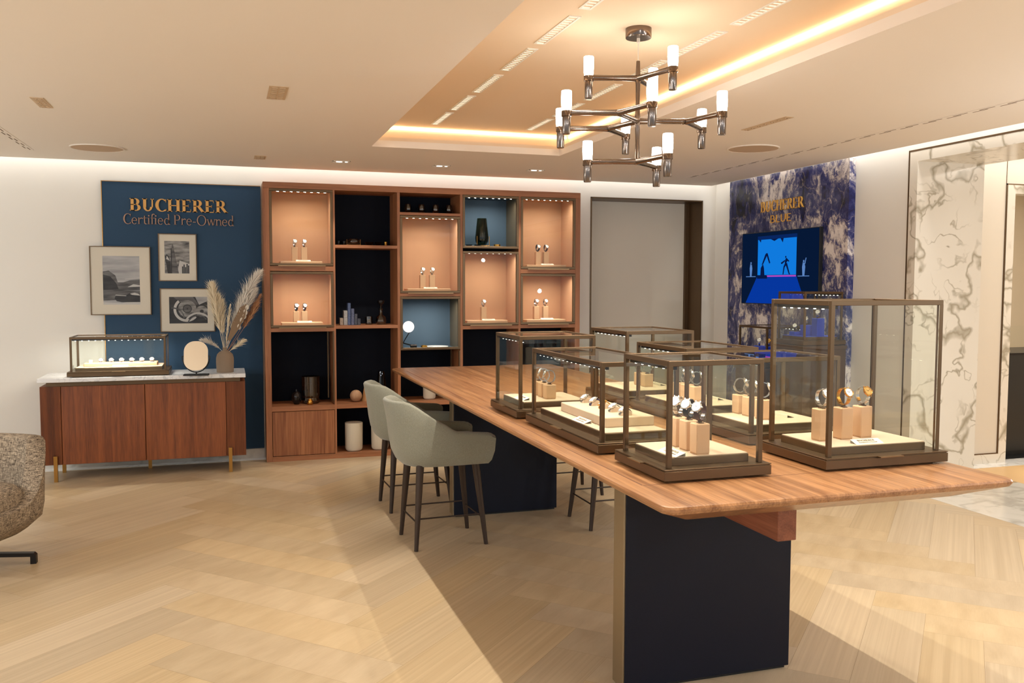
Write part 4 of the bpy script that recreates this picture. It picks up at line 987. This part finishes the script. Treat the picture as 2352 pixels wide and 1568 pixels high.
lat('glass_jar', [(1e-5, 0), (.030, 0), (.038, .022), (.034, .030), (.036, .076), (.033, .076), (.031, .032), (.034, .022), (.028, .005), (1e-5, .005)], 1.261, YS, z1, M_smoke, 'small smoked glass jar right of the marble blocks', 'jar')
t = thing('decanter', 'smoked glass decanter with a tall flat stopper on the middle shelf', 'decanter', (1.375, YS, z1))
obj('body', MB().lathe([(1e-5, 0), (.038, 0), (.052, .028), (.050, .040), (.044, .072), (.018, .092), (.014, .13), (.018, .15), (.014, .15), (.011, .13), (.014, .094), (.040, .070), (.046, .040), (.048, .028), (.036, .005), (1e-5, .005)], (1.375, YS, z1), 30), M_smoke, t, smooth=60)
obj('stopper', MB().lathe([(1e-5, .13), (.009, .13), (.010, .17), (.016, .19), (.031, .20), (.032, .222), (.030, .228), (1e-5, .228)], (1.375, YS, z1), 24), glass('stopper_glass', (205, 205, 205), 1.6), t, smooth=60)
z1 = 2.268
for k, x in enumerate((1.639, 1.769, 1.904, 2.037)):
    lat('drinking_glass', [(1e-5, 0), (.016, 0), (.028, .016), (.034, .040), (.031, .068), (.025, .090), (.0235, .090), (.029, .067), (.032, .040), (.026, .018), (.014, .004), (1e-5, .004)], x, YS, z1, M_smoke, '%s of the four tulip shaped drinking glasses in the top compartment' % ('leftmost', 'second from left', 'third from left', 'rightmost')[k], 'glass', 'tulip drinking glasses in the top compartment')
z1 = zo3
t = thing('globe_lamp', 'table lamp with white glass globe on a slanted black stem in the blue box', 'lamp', (1.70, 8.36, z1))
obj('globe', MB().sphere((1.635, 8.30, z1 + .205), .054, 28, 18), emis('opal_glow', (255, 248, 238), 1.1), t, smooth=80)
m = MB(); m.tube([(1.645, 8.30, z1 + .155), (1.600, 8.40, z1 + .045), (1.598, 8.40, z1 + .04)], .004, 8); m.tube([(1.60, 8.40, z1 + .045), (1.68, 8.34, z1 + .022)], .006, 8)
obj('stem', m, M_black, t); obj('base', MB().cyl((1.66, 8.34, z1 + .018), .017, .06, 18, 'x'), M_dark, t)
lat('gold_napkin_ring', [(.022, 0), (.030, .004), (.030, .024), (.022, .028), (.017, .024), (.017, .004), (.022, 0)], 1.782, 8.29, z1, M_gold, 'chunky gold ring lying in front of the lamp base', 'ring')
lat('plate', [(1e-5, 0), (.07, 0), (.108, .010), (.11, .014), (.104, .014), (.07, .007), (1e-5, .006)], 1.915, YS, z1, M_white, 'shallow white plate in the blue box beside the globe lamp', 'plate')
z1 = zo4
t = thing('glass_vase', 'large green smoked glass vase standing in a brass frame', 'vase', (2.371, YS + .02, z1))
obj('vase', MB().lathe([(1e-5, .030), (.045, .034), (.062, .065), (.066, .10), (.056, .20), (.046, .29), (.043, .29), (.053, .20), (.063, .10), (.059, .067), (.043, .038), (1e-5, .034)], (2.371, YS + .02, z1), 36), M_green, t, smooth=60)
m = MB()
for sx, sy in ((-1, -1), (1, -1), (-1, 1), (1, 1)): m.tube([(2.371 + sx * .062, YS + .02 + sy * .05, z1), (2.371 + sx * .062, YS + .02 + sy * .05, z1 + (.115 if sy < 0 else .03))], .003, 6)
for a, b in (((-1, -1), (1, -1)), ((-1, 1), (1, 1)), ((-1, -1), (-1, 1)), ((1, -1), (1, 1))): m.tube([(2.371 + a[0] * .062, YS + .02 + a[1] * .05, z1 + .026), (2.371 + b[0] * .062, YS + .02 + b[1] * .05, z1 + .026)], .003, 6)
obj('stand', m, M_brass, t)
lat('cup', hollow(.022, .032, .030, .004), 2.222, 8.27, z1, M_gdark, 'small black cup at the left of the green vase box', 'cup'); lat('cup', hollow(.022, .034, .030, .004), 2.305, 8.25, z1, M_gdark, 'small black cup touching the brass stand of the green vase', 'cup')
lat('gold_bowl', hollow(.030, .034, .036, .005), 2.505, 8.27, z1, M_gold, 'small round gold bowl right of the green vase', 'bowl')
z1 = .500
lat('dark_vase', [(1e-5, 0), (.022, 0), (.040, .03), (.047, .068), (.040, .10), (.018, .118), (.010, .122), (.008, .14), (1e-5, .14)], .587, 8.28, z1, mat('vase_black', (26, 22, 22), .15, .2), 'small round dark vase with narrow neck on the low left shelf', 'vase')
m = MB(); n = 72; prof = [(.060, .0), (.078, .012), (.080, .03), (.070, .055), (.078, .08), (.079, .24), (.081, .25)]
rows = [[(.719 + r * (1 + .03 * (k % 2)) * math.cos(2 * math.pi * k / n), YS + r * (1 + .03 * (k % 2)) * math.sin(2 * math.pi * k / n), z1 + h) for k in range(n)] for r, h in prof]
m.grid(rows, cv=True); rows = [[(.719 + (r - .004) * math.cos(2 * math.pi * k / n), YS + (r - .004) * math.sin(2 * math.pi * k / n), z1 + h + .003) for k in range(n)] for r, h in prof]; m.grid(rows, cv=True); m.cyl((.719, YS, z1), .060, .006, 36)
solo('ribbed_vase', m, glass('ribbed_glass', (196, 186, 174), 2.0), 'tall ribbed smoky glass cylinder vase on the low left shelf', 'vase', (.719, YS, z1), smooth=20)
lat('gold_pot', [(1e-5, 0), (.020, 0), (.026, .012), (.026, .034), (.018, .044), (.020, .052), (.015, .052), (.014, .044), (1e-5, .02)], .703, 8.215, z1, M_gold, 'tiny shiny gold pot in front of the ribbed vase', 'pot')
solo('wooden_ball', MB().sphere((1.132, 8.30, z1 + .056), .056, 28, 18), wood('ball_wood', (170, 130, 98), (200, 160, 124), 'z', .6, 60, 10), 'pale wooden ball on the low shelf beside the cone', 'ornament', (1.132, 8.30, z1), smooth=80)
solo('wooden_cone', MB().cyl((1.225, 8.34, z1), .036, .175, 30, r2=.002), wood('cone_wood', (160, 112, 66), (188, 138, 88), 'z', .6, 60, 10), 'slim pale wooden cone right of the wooden ball', 'ornament', (1.225, 8.34, z1), smooth=60)
lat('tall_glass_vase', [(1e-5, 0), (.052, 0), (.054, .02), (.040, .18), (.028, .28), (.026, .28), (.037, .18), (.050, .02), (.048, .005), (1e-5, .005)], 1.375, YS, z1, glass('olive_glass', (58, 70, 54), 1.5), 'tall tapered dark green glass vase behind the rear bar stool', 'vase')
def planter(x, y, z, lab, s=1.0):
    m = MB(); n = 96; prof = [(.060, 0), (.074, .012), (.080, .03), (.082, .262), (.081, .268)]
    m.grid([[(x + s * r * (1 - .012 * (k % 2)) * math.cos(2 * math.pi * k / n), y + s * r * (1 - .012 * (k % 2)) * math.sin(2 * math.pi * k / n), z + s * h) for k in range(n)] for r, h in prof], cv=True)
    m.lathe([(s * .081, s * .268), (s * .075, s * .268), (s * .072, s * .02), (1e-5, s * .02)], (x, y, z), 48); m.lathe([(1e-5, 0), (s * .060, 0)], (x, y, z), 48)
    solo('ribbed_planter', m, M_planter, lab, 'planter', (x, y, z), 'white ribbed planters', smooth=20)
M_planter = mat('planter_white', (214, 204, 184), .6)
planter(1.105, 8.27, .045, 'white ribbed cylinder planter on the bottom of the second column, left one'); planter(1.350, 8.27, .045, 'white ribbed cylinder planter partly behind the rear bar stool')
planter(1.835, 8.30, .500, 'white ribbed planter seen just beyond the table corner', .75)

# ---------------------------------------------------------------- table
TT = .955
tb = thing('display_table', 'long walnut table with rounded edges on two navy panel legs', 'table', (1.853, 4.5, 0))
x0, x1, y0, y1 = 1.197, 2.510, 2.262, 6.765
m = MB()
def rr(x0, x1, y0, y1, r, z, n=6):
    o = []
    for cx_, cy_, a0 in ((x1 - r, y1 - r, 0), (x0 + r, y1 - r, 90), (x0 + r, y0 + r, 180), (x1 - r, y0 + r, 270)): o += [(cx_ + r * math.cos(R(a0 + 90 * k / n)), cy_ + r * math.sin(R(a0 + 90 * k / n)), z) for k in range(n + 1)]
    return o
lay = [(.010, TT), (.004, TT - .002), (.0, TT - .008), (.0, TT - .014), (.006, TT - .024), (.14, TT - .080)]
rows = [rr(x0 + i, x1 - i, y0 + i, y1 - i, max(.04 - i * .2, .012), z) for i, z in lay]
m.grid(rows, cv=True); n = len(rows[0]); b0 = len(m.v) - n * len(rows)
m.f.append(tuple(b0 + k for k in range(n))); m.m.append(0); m.f.append(tuple(b0 + (len(rows) - 1) * n + k for k in range(n))[::-1]); m.m.append(0)
obj('tabletop', m, M_tab, tb, smooth=30)
g = MB(); sm = .0012
for a in ((1.262, 2.555, 1.266, 6.5), (2.452, 2.56, 2.4545, 6.5), (1.266, 2.548, 2.452, 2.5505)): g.box(a[0], a[1], TT - .001, a[2], a[3], TT + .0003)
obj('inlay_groove', g, mat('groove_dark', (96, 52, 30), .6), tb, smooth=0)
obj('beam', MB().box(1.815, 2.606, .706, 1.891, 6.42, .874, .002), wood('beam_walnut', (112, 58, 34), (150, 88, 58), 'y', .45), tb, smooth=0)
for ya in (3.082, 5.83):
    lg = obj('leg_panel', MB().box(1.46, ya, .012, 2.213, ya + .10, .874, .002), M_tabnavy, tb, smooth=0)
    obj('edge_cap', MB().box(1.452, ya + .006, .012, 1.462, ya + .098, .874, .001), M_champ, lg, smooth=0)
    obj('plinth', MB().box(1.472, ya + .012, 0, 2.20, ya + .09, .013), M_black, lg, smooth=0)

# ---------------------------------------------------------------- showcases on the table
GR = 'watch stands on the table'
def three(zp, xs, ys, hs, az, styles, cname, elev=22, w_=.052, waz=None, mt=None, blue=False):
    nm = {3: ('far', 'middle', 'near'), 2: ('far', 'near')}[len(xs)] if abs(xs[0] - xs[-1]) < .06 else {3: ('left', 'middle', 'right'), 2: ('left', 'right')}[len(xs)]
    for k, (x, y, h, st_) in enumerate(zip(xs, ys, hs, styles)):
        stand(x, y, zp, h, az, '%s %s watch stand in the %s' % (nm[k], 'blue' if blue else 'tan leather', cname), GR, w_, mt, blue)
        watch(st_, x, y, zp + h + .006, waz if waz is not None else az, '%s wristwatch on the %s stand in the %s' % (STN[st_], nm[k], cname), 'watches on the table', elev)
# A far left
zp = showcase(1.31, 4.00, 1.75, 4.44, TT, 1.353, 'glass showcase on the left table edge, farthest along from the viewer', 'left', 6)
three(zp, (1.53, 1.53, 1.53), (4.30, 4.22, 4.14), (.072,) * 3, 180, ('steel', 'steel', 'steel'), 'far left showcase', 22, waz=152)
card(1.40, 4.17, zp, 180, 'cream name card in the far left showcase')
# B long low
zp = showcase(1.325, 3.055, 1.70, 3.905, TT, 1.306, 'long low glass showcase on the left table edge with a slanted watch tray', 'left', 9)
pos = tray(1.43, 3.22, 1.645, 3.72, zp, .040, 'cream tray with five round cushions in the long low showcase', 5, 'y')
for (x, y, z), st_, k in zip(pos, ('steel', 'steel', 'gold', 'navy', 'steel'), ('nearest', 'second nearest', 'middle', 'second farthest', 'farthest')):
    watch(st_, x, y, z, 180, '%s wristwatch, %s on the tray of the long low showcase' % (STN[st_], k), 'watches on the long tray', 60, True, 0)
card(1.405, 3.40, zp, 180, 'cream name card in the long low showcase')
# C near left cube
zp = showcase(1.340, 2.545, 1.742, 2.935, TT, 1.353, 'dark framed cube showcase at the near left corner of the table', 'left', 8)
three(zp, (1.515, 1.515, 1.515), (2.78, 2.705, 2.63), (.105,) * 3, 180, ('steel', 'black', 'brown'), 'near left cube showcase', 33, .050, waz=-150)
card(1.43, 2.66, zp, 180, 'cream name card in the near left cube showcase')
# D tall near right
zp = showcase(1.962, 2.545, 2.488, 2.945, TT, 1.548, 'tallest glass showcase at the near right corner of the table', 'left', 10, tab='front')
three(zp, (2.078, 2.177, 2.275), (2.73, 2.735, 2.75), (.118, .118, .118), -90, ('steel', 'gold', 'twotone'), 'tall near right showcase', 33, .052, waz=-84)
card(2.20, 2.635, zp, -90, 'cream name card in the tall near right showcase', .12)
# G behind the tall one
zp = showcase(1.985, 3.06, 2.455, 3.50, TT, 1.306, 'low glass showcase directly behind the tallest one', 'left', 8, tab='right')
three(zp, (2.17, 2.17, 2.17), (3.42, 3.34, 3.24), (.085,) * 3, 0, ('steel', 'steel', 'steel'), 'low showcase behind the tall one', 22, waz=-20)
card(2.30, 3.30, zp, 0, 'cream name card in the low showcase behind the tall one')
# F
zp = showcase(2.00, 3.62, 2.43, 4.19, TT, 1.306, 'low glass showcase in the middle of the right table row', 'left', 7, tab='right')
three(zp, (2.20, 2.20, 2.20), (4.04, 3.95, 3.86), (.072,) * 3, 0, ('steel', 'steel', 'steel'), 'middle showcase of the right row', 22, waz=-20)
card(2.32, 3.9, zp, 0, 'cream name card in the middle showcase of the right row')
# E
zp = showcase(2.00, 4.27, 2.45, 4.80, TT, 1.353, 'copper framed glass showcase farthest along the right side of the table', 'left', 6, tab='right')
three(zp, (2.24, 2.24), (4.57, 4.48), (.072,) * 2, 0, ('steel', 'steel'), 'farthest showcase of the right row', 22, waz=-20)
card(2.34, 4.55, zp, 0, 'cream name card in the farthest showcase of the right row')

# ---------------------------------------------------------------- blue marble wall, screen, lettering, far showcases
t = thing('marble_slab', 'tall dark blue and white veined marble slab on the right wall', 'wall panel', (4.97, 7.1, 0))
obj('slab', MB().box(4.935, 6.20, 0, XR + .02, 8.04, 2.655), M_bmarb, t, smooth=0)
M4 = Matrix.Translation((4.934, 0, 0)) @ Matrix.Rotation(R(-90), 4, 'Z')
def wmb(m):
    m2 = MB(); m2.v = [tuple(M4 @ Vector(p)) for p in m.v]; m2.f = m.f; m2.m = m.m; return m2
# local x = -world y
t = thing('brand_lettering', 'gold serif capitals reading BUCHERER on the dark blue marble', 'sign', (4.92, 7.14, 2.30))
for m in text_mb('BUCHERER', -7.472, -6.800, 2.300, .100, -.008, -.001, .17, .06): obj('letter', wmb(m), M_signlit, t, smooth=0)
t = thing('brand_lettering', 'plain gold letters reading BLUE under the serif capitals', 'sign', (4.92, 7.14, 2.19))
for m in text_mb('BLUE', -7.315, -6.975, 2.190, .072, -.007, -.001, .10, .10, False): obj('letter', wmb(m), M_signlit, t, smooth=0)
t = thing('wall_screen', 'wall screen on blue marble showing silhouettes before a bright blue square', 'screen', (4.92, 7.13, 1.77))
obj('housing', MB().box(4.900, 6.520, 1.420, 4.935, 7.735, 2.110, .002), M_black, t, smooth=0)
SM = [emis('scr_dark', (8, 26, 56), .7), emis('scr_sky', (14, 112, 204), .95), emis('scr_floor', (6, 54, 156), .8), emis('scr_fig', (6, 20, 60), 1.0), emis('scr_red', (150, 60, 160), 1.2), emis('scr_statue', (90, 130, 190), .8), emis('scr_deep', (10, 40, 100), .7)]
m = MB(); Y = lambda u: 7.728 - u * 1.20; Z = lambda v: 1.427 + v * .676
def sp(mi, pts, k):
    m.mi = mi; m.add([(4.8995 - .0002 * k, Y(a), Z(b)) for a, b in pts], [tuple(range(len(pts)))])
sp(0, [(0, 0), (1, 0), (1, 1), (0, 1)], 0); sp(2, [(.06, 0), (.86, 0), (.74, .38), (.22, .38)], 1); sp(6, [(.22, .88), (.74, .88), (.74, .95), (.22, .95)], 1)
sp(1, [(.225, .40), (.735, .40), (.735, .90), (.225, .90)], 2)
sp(4, [(.35, .375), (.735, .375), (.735, .395), (.35, .395)], 3)
sp(3, [(.22, .35), (.36, .35), (.36, .39), (.33, .40), (.30, .39), (.26, .40), (.22, .39)], 4); sp(3, [(.265, .38), (.325, .38), (.315, .50), (.30, .56), (.27, .50)], 4); sp(3, [(.28, .54), (.305, .56), (.36, .69), (.345, .71), (.33, .69)], 4); sp(3, [(.34, .70), (.36, .71), (.40, .57), (.385, .56)], 4)
sp(3, [(.59, .56), (.61, .56), (.63, .60), (.615, .63), (.60, .62)], 4); sp(3, [(.595, .63), (.61, .63), (.61, .655), (.595, .655)], 5); sp(3, [(.54, .565), (.59, .60), (.60, .59), (.56, .55), (.545, .548)], 5); sp(3, [(.62, .62), (.65, .585), (.64, .575), (.61, .60)], 5)
sp(3, [(.595, .56), (.62, .56), (.655, .42), (.665, .405), (.645, .405)], 5); sp(3, [(.595, .56), (.615, .54), (.59, .50), (.578, .405), (.565, .405), (.575, .51)], 5)
for u in (.13, .825):
    sp(5, [(u - .07, .375), (u + .07, .375), (u + .07, .385), (u - .07, .385)], 3); sp(5, [(u - .012, .385), (u + .012, .385), (u + .02, .5), (u + .012, .55), (u - .01, .56), (u - .018, .5)], 3); sp(5, [(u - .008, .56), (u + .008, .56), (u + .008, .59), (u - .008, .59)], 3)
sp(5, [(.835, .54), (.845, .54), (.858, .62), (.848, .62)], 3)
sp(3, [(.24, .90), (.27, .90), (.265, .86)], 5); sp(3, [(.40, .90), (.50, .90), (.45, .87)], 5); sp(3, [(.53, .90), (.57, .90), (.56, .84)], 5)
obj('picture', m, SM, t, smooth=0, fix=False)
M_bpad = mat('royal_blue_suede', (16, 62, 190), .8)
cb = thing('display_cabinet', 'dark brown display cabinet in front of the blue marble, right one', 'cabinet', (4.71, 6.4, 0))
M_cab = mat('cabinet_brown', (74, 52, 36), .5)
obj('body', MB().box(4.51, 6.18, .06, 4.93, 6.61, 1.07), M_cab, cb, smooth=0); obj('plinth', MB().box(4.54, 6.21, 0, 4.93, 6.58, .06), M_black, cb, smooth=0)
obj('worktop', MB().box(4.495, 6.165, 1.07, 4.932, 6.625, 1.10, .002), M_cab, cb, smooth=0)
zp = showcase(4.505, 6.175, 4.925, 6.59, 1.10, 1.548, 'glass showcase with blue blocks on the right cabinet by blue marble', 'right', 6, M_bpad, 'left', plat=.05)
three(zp, (4.63, 4.68, 4.73), (6.46, 6.38, 6.29), (.03, .09, .15), 180, ('black', 'steel', 'steel'), 'blue showcase before the marble wall', 25, .075, waz=-140, mt=M_bpad, blue=True)
cb = thing('display_cabinet', 'dark brown display cabinet in front of the blue marble, lower left one', 'cabinet', (4.71, 6.92, 0))
obj('body', MB().box(4.49, 6.68, .06, 4.93, 7.16, .84), M_cab, cb, smooth=0); obj('plinth', MB().box(4.52, 6.71, 0, 4.93, 7.13, .06), M_black, cb, smooth=0); obj('worktop', MB().box(4.475, 6.665, .84, 4.932, 7.175, .87, .002), M_cab, cb, smooth=0)
zp = showcase(4.485, 6.675, 4.925, 7.165, .87, 1.235, 'smaller glass showcase on the lower left cabinet by blue marble', 'right', 4, M_bpad, 'left', plat=.05)
three(zp, (4.66, 4.68, 4.70), (7.04, 6.92, 6.80), (.10, .10, .10), 180, ('steel', 'twotone', 'steel'), 'smaller blue showcase by the marble', 25, .075, waz=-130, mt=M_bpad, blue=True)

# counter in the far room
t = thing('display_counter', 'dark display counter with a glass top seen through the far doorway', 'counter', (7.3, 6.75, 0))
obj('body', MB().box(6.74, 6.45, .04, 8.2, 7.05, .95), mat('counter_black', (20, 18, 16), .4), t, smooth=0); obj('plinth', MB().box(6.76, 6.47, 0, 8.18, 7.03, .04), M_black, t, smooth=0)
obj('worktop', MB().box(6.73, 6.44, .95, 8.21, 7.06, .97), M_dark, t, smooth=0)
obj('glass_hood', MB().box(6.74, 6.45, .97, 8.2, 6.454, 1.22).box(6.74, 6.45, 1.22, 8.2, 7.05, 1.225), M_glass, t, smooth=0)
t = thing('display_bust', 'cream slanted display block inside the far counter', 'display stand', (6.98, 6.6, .97))
obj('block', MB().prism([(6.55, .97), (6.70, .97), (6.70, 1.15), (6.60, 1.15)], 6.90, 7.10, 'x'), M_cream, t, smooth=0)

# ---------------------------------------------------------------- bar stools
def spath(n=44, hw=.245, xb=-.315, xf=.27, ex=2.6):
    """U shaped outline from the left front around the back to the right front; returns (x, y, s) s = 0 arms .. 1 back"""
    pts = []
    xm = xb + .30
    for k in range(n + 1):
        u = k / n
        if u < .27: v = u / .27; pts.append((xf + (xm - xf) * v, -hw, 0 * v))
        elif u > .73: v = (u - .73) / .27; pts.append((xm + (xf - xm) * v, hw, 0))
        else:
            a = math.pi * (u - .27) / .46; c, s = -math.cos(a), math.sin(a)
            pts.append((xm - (xm - xb) * abs(s) ** (2 / ex), hw * (abs(c) ** (2 / ex)) * (1 if c > 0 else -1), s))
    return pts
def shell(hw, xb, xf, zbot, zarm, zback, th, taper=.82, wide=.275):
    P = spath(hw=hw, xb=xb, xf=xf); rows = []
    for k, (x, y, s) in enumerate(P):
        u = k / (len(P) - 1); d = abs(u - .5)
        # arm height, then a rise to the back
        r = max(0, min(1, (wide - d) / .16)); r = r * r * (3 - 2 * r)
        fr_ = max(0, min(1, (.5 - d) / .03)); zt = (zarm + .02 * (1 - max(0, min(1, (d - .27) / .23)))) * (1 - r) + zback * r
        zt -= .018 * (1 - fr_)
        nx, ny = 0, 0
        a = Vector(P[min(k + 1, len(P) - 1)][:2]) - Vector(P[max(k - 1, 0)][:2]); nrm = Vector((a.y, -a.x)).normalized() * -1
        if nrm.dot(Vector((x - (xb + xf) / 2, y))) > 0: nrm = -nrm     # inward
        tl = -.045 * r      # lean of the back
        row = []
        cx_ = (xb + xf) / 2
        for zz, inn, tp in ((zbot, 0, taper - .14), (zbot + .004, 0, taper - .04), (zbot + .03, 0, taper + .06), (zbot + .09, 0, .97), (zbot + .16, 0, 1.0), ((zbot + .16 + zt) / 2, 0, 1.0), (zt - .015, 0, 1.0), (zt - .004, th * .22, 1), (zt, th * .5, 1), (zt - .004, th * .8, 1), (zt - .015, th, 1), ((zbot + .16 + zt) / 2, th, 1), (zbot + .13, th, .98), (zbot + .10, th, .94)):
            f = max(0, (zz - zbot) / max(.001, zback - zbot))
            tx = 1 - (1 - tp) * (.45 if x > cx_ else 1); xx = cx_ + (x - cx_) * tx + nrm.x * inn; yy = y * tp + nrm.y * inn
            row.append((xx + tl * f * f, yy, zz))
        rows.append(row)
    m = MB(); m.grid(rows)
    n = len(rows[0]); b = 0
    m.f.append(tuple(range(n))); m.m.append(0); e = (len(rows) - 1) * n; m.f.append(tuple(e + k for k in range(n))[::-1]); m.m.append(0)
    m.f.append(tuple(k * n for k in range(len(rows)))); m.m.append(0)      # underside
    m.f.append(tuple(k * n + n - 1 for k in range(len(rows)))); m.m.append(0)
    return m
def stool_proto():
    r = thing('bar_stool', 'x', 'bar stool', (0, 0, 0), 0, 'grey fabric bar stools around the table')
    obj('shell', shell(.250, -.325, .265, .500, .700, .905, .042), M_stool, r, local=True, smooth=60)
    c = MB(); P = [(x * .88, y * .82) for x, y, s in spath(40, .245, -.28, .285)]
    def ly(f, z): return [(x * f, y * f, z) for x, y in P]
    c.grid([ly(.94, .585), ly(1, .60), ly(1, .628), ly(.95, .645), ly(.8, .652)], cv=True)
    n = len(P); b = len(c.v) - n; c.f.append(tuple(b + k for k in range(n))); c.m.append(0); c.f.append(tuple(range(n))[::-1]); c.m.append(0)
    obj('seat', c, M_stool, r, local=True, smooth=60)
    tops = {}; 
    for sx in (-1, 1):
        for sy in (-1, 1):
            a = Vector((sx * .175 - .01, sy * .150, .515)); b = Vector((sx * .222, sy * .190, 0)); m = MB(); m.tube([b, b.lerp(a, .5), a], [.0125, .0185, .0245], 14); obj('leg', m, M_dkleg, r, local=True); tops[(sx, sy)] = (a, b)
    at = lambda s, z: tops[s][1].lerp(tops[s][0], z / .515)
    for a, b, z in (((-1, -1), (1, -1), .19), ((-1, 1), (1, 1), .19), ((-1, -1), (-1, 1), .165), ((1, -1), (1, 1), .165)): obj('footrest_bar', MB().tube([at(a, z), at(b, z)], .005, 8), M_dkleg, r, local=True)
    return r
M_dkleg = mat('stool_leg', (58, 44, 34), .45, .3)
st = stool_proto(); st.location = (1.265, 5.345, 0); st.rotation_euler = (0, 0, R(3)); st['label'] = 'grey fabric bar stool on the left side of the table, nearer one'
dup(st, (1.28, 6.265, 0), R(2), 'grey fabric bar stool on the left side of the table, farther one', st['group'])
dup(st, (2.45, 5.43, 0), R(180), 'bar stool under the right side of the table, nearer pair of legs', st['group'])
dup(st, (2.47, 6.31, 0), R(181), 'bar stool under the right side of the table, farther pair of legs', st['group'])

# ---------------------------------------------------------------- lounge chair at the left edge
lc = thing('lounge_chair', 'brown tweed swivel lounge chair cut off by the left picture edge', 'armchair', (-1.44, 5.60, 0), R(-116))
obj('shell', shell(.365, -.37, .36, .17, .345, .705, .10, .74, .25), M_tweed, lc, local=True, smooth=60)
c = MB(); P = [(x * .84 + .05, y * .93) for x, y, s in spath(40, .36, -.30, .42)]
def ly(f, z): return [(x * f, y * f, z) for x, y in P]
c.grid([ly(.93, .33), ly(.99, .345), ly(1.01, .39), ly(.99, .43), ly(.90, .455), ly(.6, .47), ly(.2, .473)], cv=True); n = len(P); b = len(c.v) - n
c.f.append(tuple(b + k for k in range(n))); c.m.append(0); c.f.append(tuple(range(n))[::-1]); c.m.append(0)
obj('seat_cushion', c, M_tweed, lc, local=True, smooth=70)
obj('column', MB().cyl((0, 0, .05), .028, .2, 20), M_dark, lc, local=True)
for a in (113, 203, 293, 23):
    m = MB(); c_, s_ = math.cos(R(a)), math.sin(R(a)); m.M = Matrix.Rotation(R(a), 4, 'Z')
    m.prism([(.0, .085), (.36, .062), (.372, .050), (.372, .0), (.342, .0), (.342, .042), (.0, .062)], -.019, .019, 'y'); obj('foot', m, M_dark, lc, local=True)

# ---------------------------------------------------------------- chandelier
CX, CY = 1.890, 3.915
ch = thing('chandelier', 'black metal branching chandelier with twelve glowing cylinder bulbs above the table', 'chandelier', (CX, CY, ZT))
obj('canopy', MB().lathe([(1e-5, 0), (.062, 0), (.062, -.042), (.060, -.045), (1e-5, -.045)], (CX, CY, ZT), 40), M_bnickel, ch)
m = MB(); m.tube([(CX, CY, ZT - .04), (CX, CY, 2.665)], .0022, 8); m.lathe([(1e-5, 0), (.008, 0), (.008, -.02), (.003, -.026), (1e-5, -.026)], (CX, CY, ZT - .045), 12); obj('cord', m, mat('clear_cord', (200, 190, 176), .3), ch)
Z1, Z2, Z3 = 2.587, 2.385, 2.193
m = MB(); m.tube([(CX, CY, 2.668), (CX, CY, 2.60), (CX, CY, Z1), (CX, CY, 2.56), (CX, CY, 2.48), (CX, CY, 2.42), (CX, CY, Z2), (CX, CY, 2.355), (CX, CY, 2.28), (CX, CY, 2.22), (CX, CY, Z3 - .012)], [.009, .012, .016, .012, .010, .012, .016, .012, .010, .013, .016], 14); obj('stem', m, M_bnickel, ch)
def arm(a, b):
    a = Vector(a); b = Vector(b); d = (b - a).normalized(); mid = a.lerp(b, .5); m = MB()
    m.tube([a, a + d * .02, a + d * .06, mid - d * .002, mid - d * .0015, mid + d * .0015, mid + d * .002, b - d * .04, b - d * .025, b - d * .0235, b - d * .012], [.016, .0145, .0135, .0125, .0118, .0118, .0125, .0130, .0135, .0150, .0145], 14)
    obj('arm', m, M_bnickel, ch)
def cup(p):
    x, y, z = p; m = MB(); m.lathe([(1e-5, -.098), (.0165, -.098), (.0182, -.095), (.0195, -.020), (.0235, -.018), (.0235, .006), (.0225, .008), (1e-5, .008)], (x, y, z), 24); obj('cup', m, M_bnickel, ch, smooth=40)
    m = MB(); m.lathe([(1e-5, .006), (.021, .006), (.0235, .03), (.0245, .055), (.0235, .095), (.0215, .098), (1e-5, .098)], (x, y, z), 24); obj('bulb', m, M_bulb, ch, smooth=60)
def D(t_): return Vector((math.cos(t_), math.sin(t_), 0))
AL = .238; a0 = -.300
for zc_, da in ((Z1, .05), (Z3, -.05)):
    c = Vector((CX, CY, zc_))
    for an in (180, -60, 60): p = c + D(a0 + da + R(an)) * AL; arm(c, p); cup(p)
c = Vector((CX, CY, Z2))
for an in (0, -120, 120):
    h = c + D(a0 + R(an)) * .237; arm(c, h)
    for d2 in (-60, 60): p = h + D(a0 + R(an + d2)) * AL; arm(h, p); cup(p)
